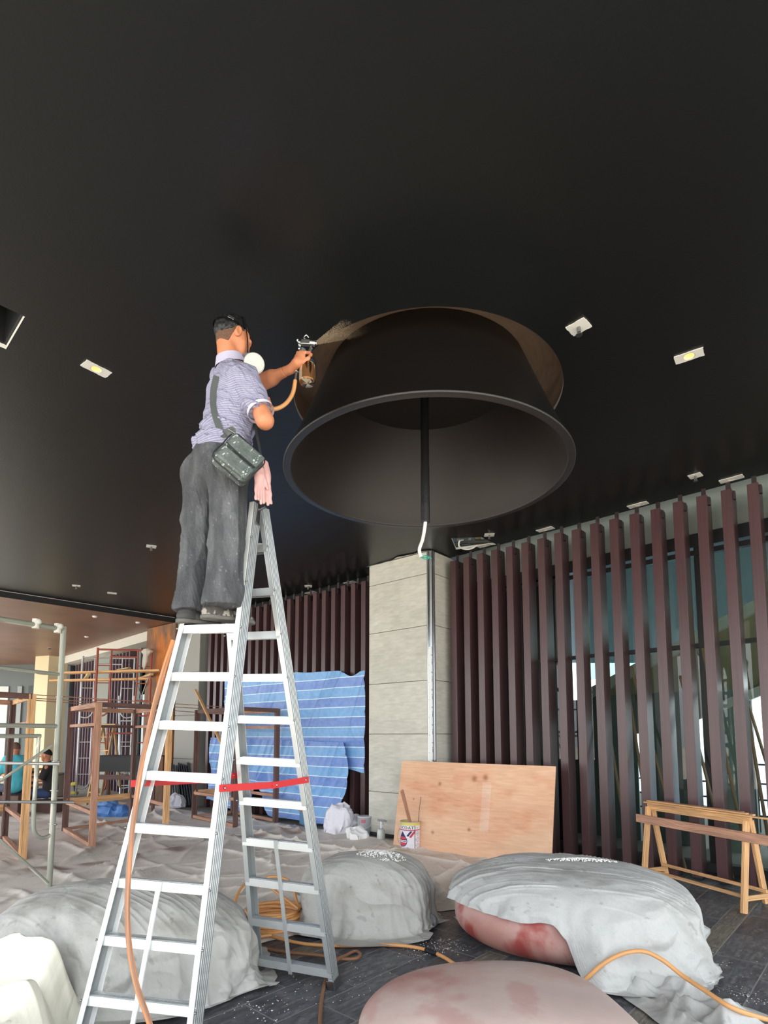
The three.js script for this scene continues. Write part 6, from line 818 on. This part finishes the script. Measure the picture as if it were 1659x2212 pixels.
// ---------------------------------------------------------------- ceiling fittings
{
  const along = nrm([0.80, 0, -0.6]);
  const fit = (pos, kind, label, dir, w = 0.20, h = 0.105) => {
    const d = nrm(dir), s = [-d[2], 0, d[0]], yaw = atan2(-d[2], d[0]), t = thing(kind === 'lamp' ? 'downlight' : kind === 'sprinkler' ? 'sprinkler' : 'ceiling_plate', label, kind === 'lamp' ? 'downlight' : kind === 'sprinkler' ? 'sprinkler' : 'plate', [pos[0], CE, pos[2]], kind === 'lamp' ? undefined : undefined);
    const jag = (x) => x + 0.003 * (hash(x * 1000, pos[0] * 100, 3) - 0.5), sh = new THREE.Shape(); const pts = []; for (let i = 0; i < 40; i++) { const k = i / 10, e = floor(k), q = k - e, P = [[-1, -1], [1, -1], [1, 1], [-1, 1]], a = P[e], b = P[(e + 1) % 4]; pts.push(new THREE.Vector2(lerp(a[0], b[0], q) * w / 2 + 0.005 * (hash(i, pos[0] * 50, 1) - 0.5), lerp(a[1], b[1], q) * h / 2 + 0.005 * (hash(i, pos[2] * 50, 2) - 0.5))); } sh.setFromPoints(pts);
    if (kind !== 'sprinkler') { const p = new THREE.Path(); p.absarc(0, 0, 0.033, 0, 2 * PI, true); sh.holes.push(p); }
    const g = new THREE.ExtrudeGeometry(sh, { depth: 0.006, bevelEnabled: false, curveSegments: 24 }); g.rotateX(-PI / 2); g.rotateY(yaw); const o = shade(new THREE.Mesh(g, M.plate)); o.name = 'plate'; o.position.y = -0.0075; t.add(o);
    const add = (name, geo, m) => { const q = shade(new THREE.Mesh(geo, m)); q.name = name; t.add(q); return q; };
    if (kind === 'sprinkler') { add('stem', new THREE.CylinderGeometry(0.012, 0.014, 0.04, 12).translate(0, -0.025, 0), M.steel); add('deflector', new THREE.CylinderGeometry(0.022, 0.022, 0.004, 14).translate(0, -0.062, 0), M.steel); add('yoke', [1, -1].map((q) => rod([0.012 * q, -0.045, 0], [0.005 * q, -0.06, 0], 0.003, 6)).reduce((a, b) => merge([a, b])), M.steel); return t; }
    if (kind !== 'lamp') add('reflector', lathe([[0.033, 0], [0.034, -0.004], [0.036, -0.006], [0.039, -0.0085], [0.033, -0.0085], [0.029, 0.0]], 28), mat('#d8d2c4', 0.4, { side: THREE.DoubleSide }));
    if (kind === 'lamp') { add('reflector', lathe([[0.0, 0.075], [0.02, 0.07], [0.030, 0.045], [0.033, 0.0], [0.033, -0.006], [0.040, -0.0085]], 32), mat('#e0c9a0', 0.35, { side: THREE.DoubleSide })); const b = add('bulb', new THREE.SphereGeometry(0.016, 16, 10).translate(0, 0.045, 0), mat('#000000', 1, { emissive: '#ffb347', emissiveIntensity: 0.9 })); b.castShadow = false;
      const l = new THREE.SpotLight('#ffb050', 0.05, 0, PI / 3, 0.6, 2); l.name = 'downlight_light'; l.position.set(0, 0.045, 0); l.target.position.set(0, -1, 0); l.castShadow = true; l.shadow.radius = 1; t.add(l, l.target); }
    else add('lens', new THREE.CylinderGeometry(0.029, 0.029, 0.003, 20).translate(0, -0.002, 0), mat('#f0eee8', 0.4));
    return t;
  };
  const edge = nrm([0.727, 0, 0.687]);
  fit([-2.135, 4.215, -3.979], 'lamp', 'lit downlight on a white plate in the ceiling, left of the painter', nrm(addv([-2.028, 4.215, -3.984], [-2.121, 4.215, -3.864], -1)), 0.185, 0.10);
  fit([2.186, 4.215, -3.834], 'lamp', 'lit downlight on a white plate in the ceiling, right of the drum', nrm(addv([2.232, 4.215, -3.756], [2.104, 4.215, -3.844], -1)), 0.185, 0.10);
  fit([1.296, 4.215, -3.542], 'sprinkler', 'sprinkler on a white plate just right of the drum, largest of the sprinklers', nrm(addv([1.298, 4.215, -3.466], [1.227, 4.215, -3.538], -1)), 0.13, 0.115);
  fit([-3.344, 4.215, -7.956], 'sprinkler', 'sprinkler on a white plate level with the knees of the painter, at left', [0.9, 0, -0.45], 0.13, 0.12);
  fit([-5.578, 4.215, -10.107], 'sprinkler', 'small sprinkler near the left edge of the black ceiling, above the brown soffit', [0.9, 0, -0.45], 0.13, 0.12);
  fit([-5.187, 4.215, -10.645], 'plate', 'plain white plate beside the small sprinkler above the brown soffit', [0.9, 0, -0.45], 0.16, 0.12);
  fit([3.259, 4.215, -5.721], 'sprinkler', 'sprinkler near the right edge, above the last visible slats', edge, 0.12, 0.11);
  fit([1.427, 4.215, -7.484], 'sprinkler', 'sprinkler right of the loose white conduit, near the ceiling opening', [1, 0, 0.1], 0.13, 0.11);
  fit([-1.377, 4.215, -10.139], 'sprinkler', 'sprinkler over the left-hand slats, seen right of the ladder', [1, 0, -0.1], 0.13, 0.13);
  fit([3.683, 4.215, -5.797], 'plate', 'unlit downlight plate at the ceiling edge, rightmost of the row over the slats', edge, 0.22, 0.10);
  fit([2.993, 4.215, -6.476], 'plate', 'unlit downlight plate at the ceiling edge, second from the right over the slats', edge, 0.22, 0.10);
  fit([2.127, 4.215, -7.276], 'plate', 'unlit downlight plate at the ceiling edge, third from the right over the slats', edge, 0.22, 0.10);
  fit([1.434, 4.215, -7.917], 'plate', 'unlit downlight plate at the ceiling edge, nearest the grey column', edge, 0.20, 0.09);
  fit([-0.604, 4.215, -9.889], 'plate', 'unlit downlight plate over the left slats, just left of the grey column', [0.76, 0, 0.65], 0.24, 0.11);
  fit([-1.386, 4.215, -10.609], 'plate', 'unlit downlight plate over the left slats, just right of the ladder', [0.76, 0, 0.65], 0.24, 0.11);
  fit([-1.705, 4.215, -7.917], 'plate', 'white plate glimpsed between the ladder stiles above the top rear step', [1, 0, 0], 0.22, 0.16);
  // small lamps in the soffit at left
  [[205, 1330, 'far'], [298, 1343, 'right'], [187, 1374, 'middle'], [107, 1400, 'left']].forEach(([x, y, w], i) => { const p = [[-6.3, 4.1, -12.211], [-5.645, 4.1, -12.87], [-7.807, 4.1, -14.763], [-9.935, 4.1, -16.739]][i]; const t = thing('soffit_spot', ['small white spot fitting in the brown soffit, near its front edge', 'small white spot fitting in the brown soffit, rightmost, beside the rusty panel', 'small white spot fitting in the brown soffit, above the red scaffold', 'small dark spot fitting in the brown soffit, leftmost, near the pale column'][i], 'spotlight', [p[0], 4.1, p[2]]); const a = shade(new THREE.Mesh(lathe([[0, -0.03], [0.04, -0.03], [0.05, -0.01], [0.055, 0], [0, 0]], 20), i === 3 ? M.dark : M.white)); a.name = 'housing'; t.add(a); const b = shade(new THREE.Mesh(new THREE.TorusGeometry(0.05, 0.008, 8, 20).rotateX(PI / 2), M.plate)); b.name = 'ring'; t.add(b); });
  // cables and rails in the small opening by the column
  const s = [[1.215, 4.3, -8.043], [1.037, 4.3, -7.964]], t = thing('ceiling_cables', 'white cable loop and metal rails in the small ceiling opening right of the column', 'cables', s[0]);
  part(t, 'cable', tube([addv([1.123, 4.28, -7.869], [0, 0, 0]), [1.05, 4.2, -7.718], [1.055, 4.15, -7.766], [1.135, 4.13, -7.826], [1.235, 4.14, -7.835], [1.315, 4.19, -7.844]], 0.012, 40, 8), M.white);
  for (const [a, b] of [[[1.025, 4.32, -8.141], [1.548, 4.32, -8.021]], [[1.088, 4.34, -8.365], [1.63, 4.34, -8.24]]]) part(t, 'rail', bar(a, b, 0.04, 0.03), M.steel);
  for (const [a, b] of [[[1.088, 4.36, -8.095], [1.179, 4.36, -8.467]], [[1.251, 4.36, -8.056], [1.363, 4.36, -8.467]], [[1.427, 4.36, -8.017], [1.553, 4.36, -8.424]]]) part(t, 'rail', bar(a, b, 0.04, 0.03), M.bulk);
  part(t, 'insulation', bar([1.373, 4.45, -8.391], [1.611, 4.45, -8.35], 0.3, 0.06, [0, 1, 0], 0.02), mat('#b9a878', 0.9));
}

renderer.render(scene, camera);
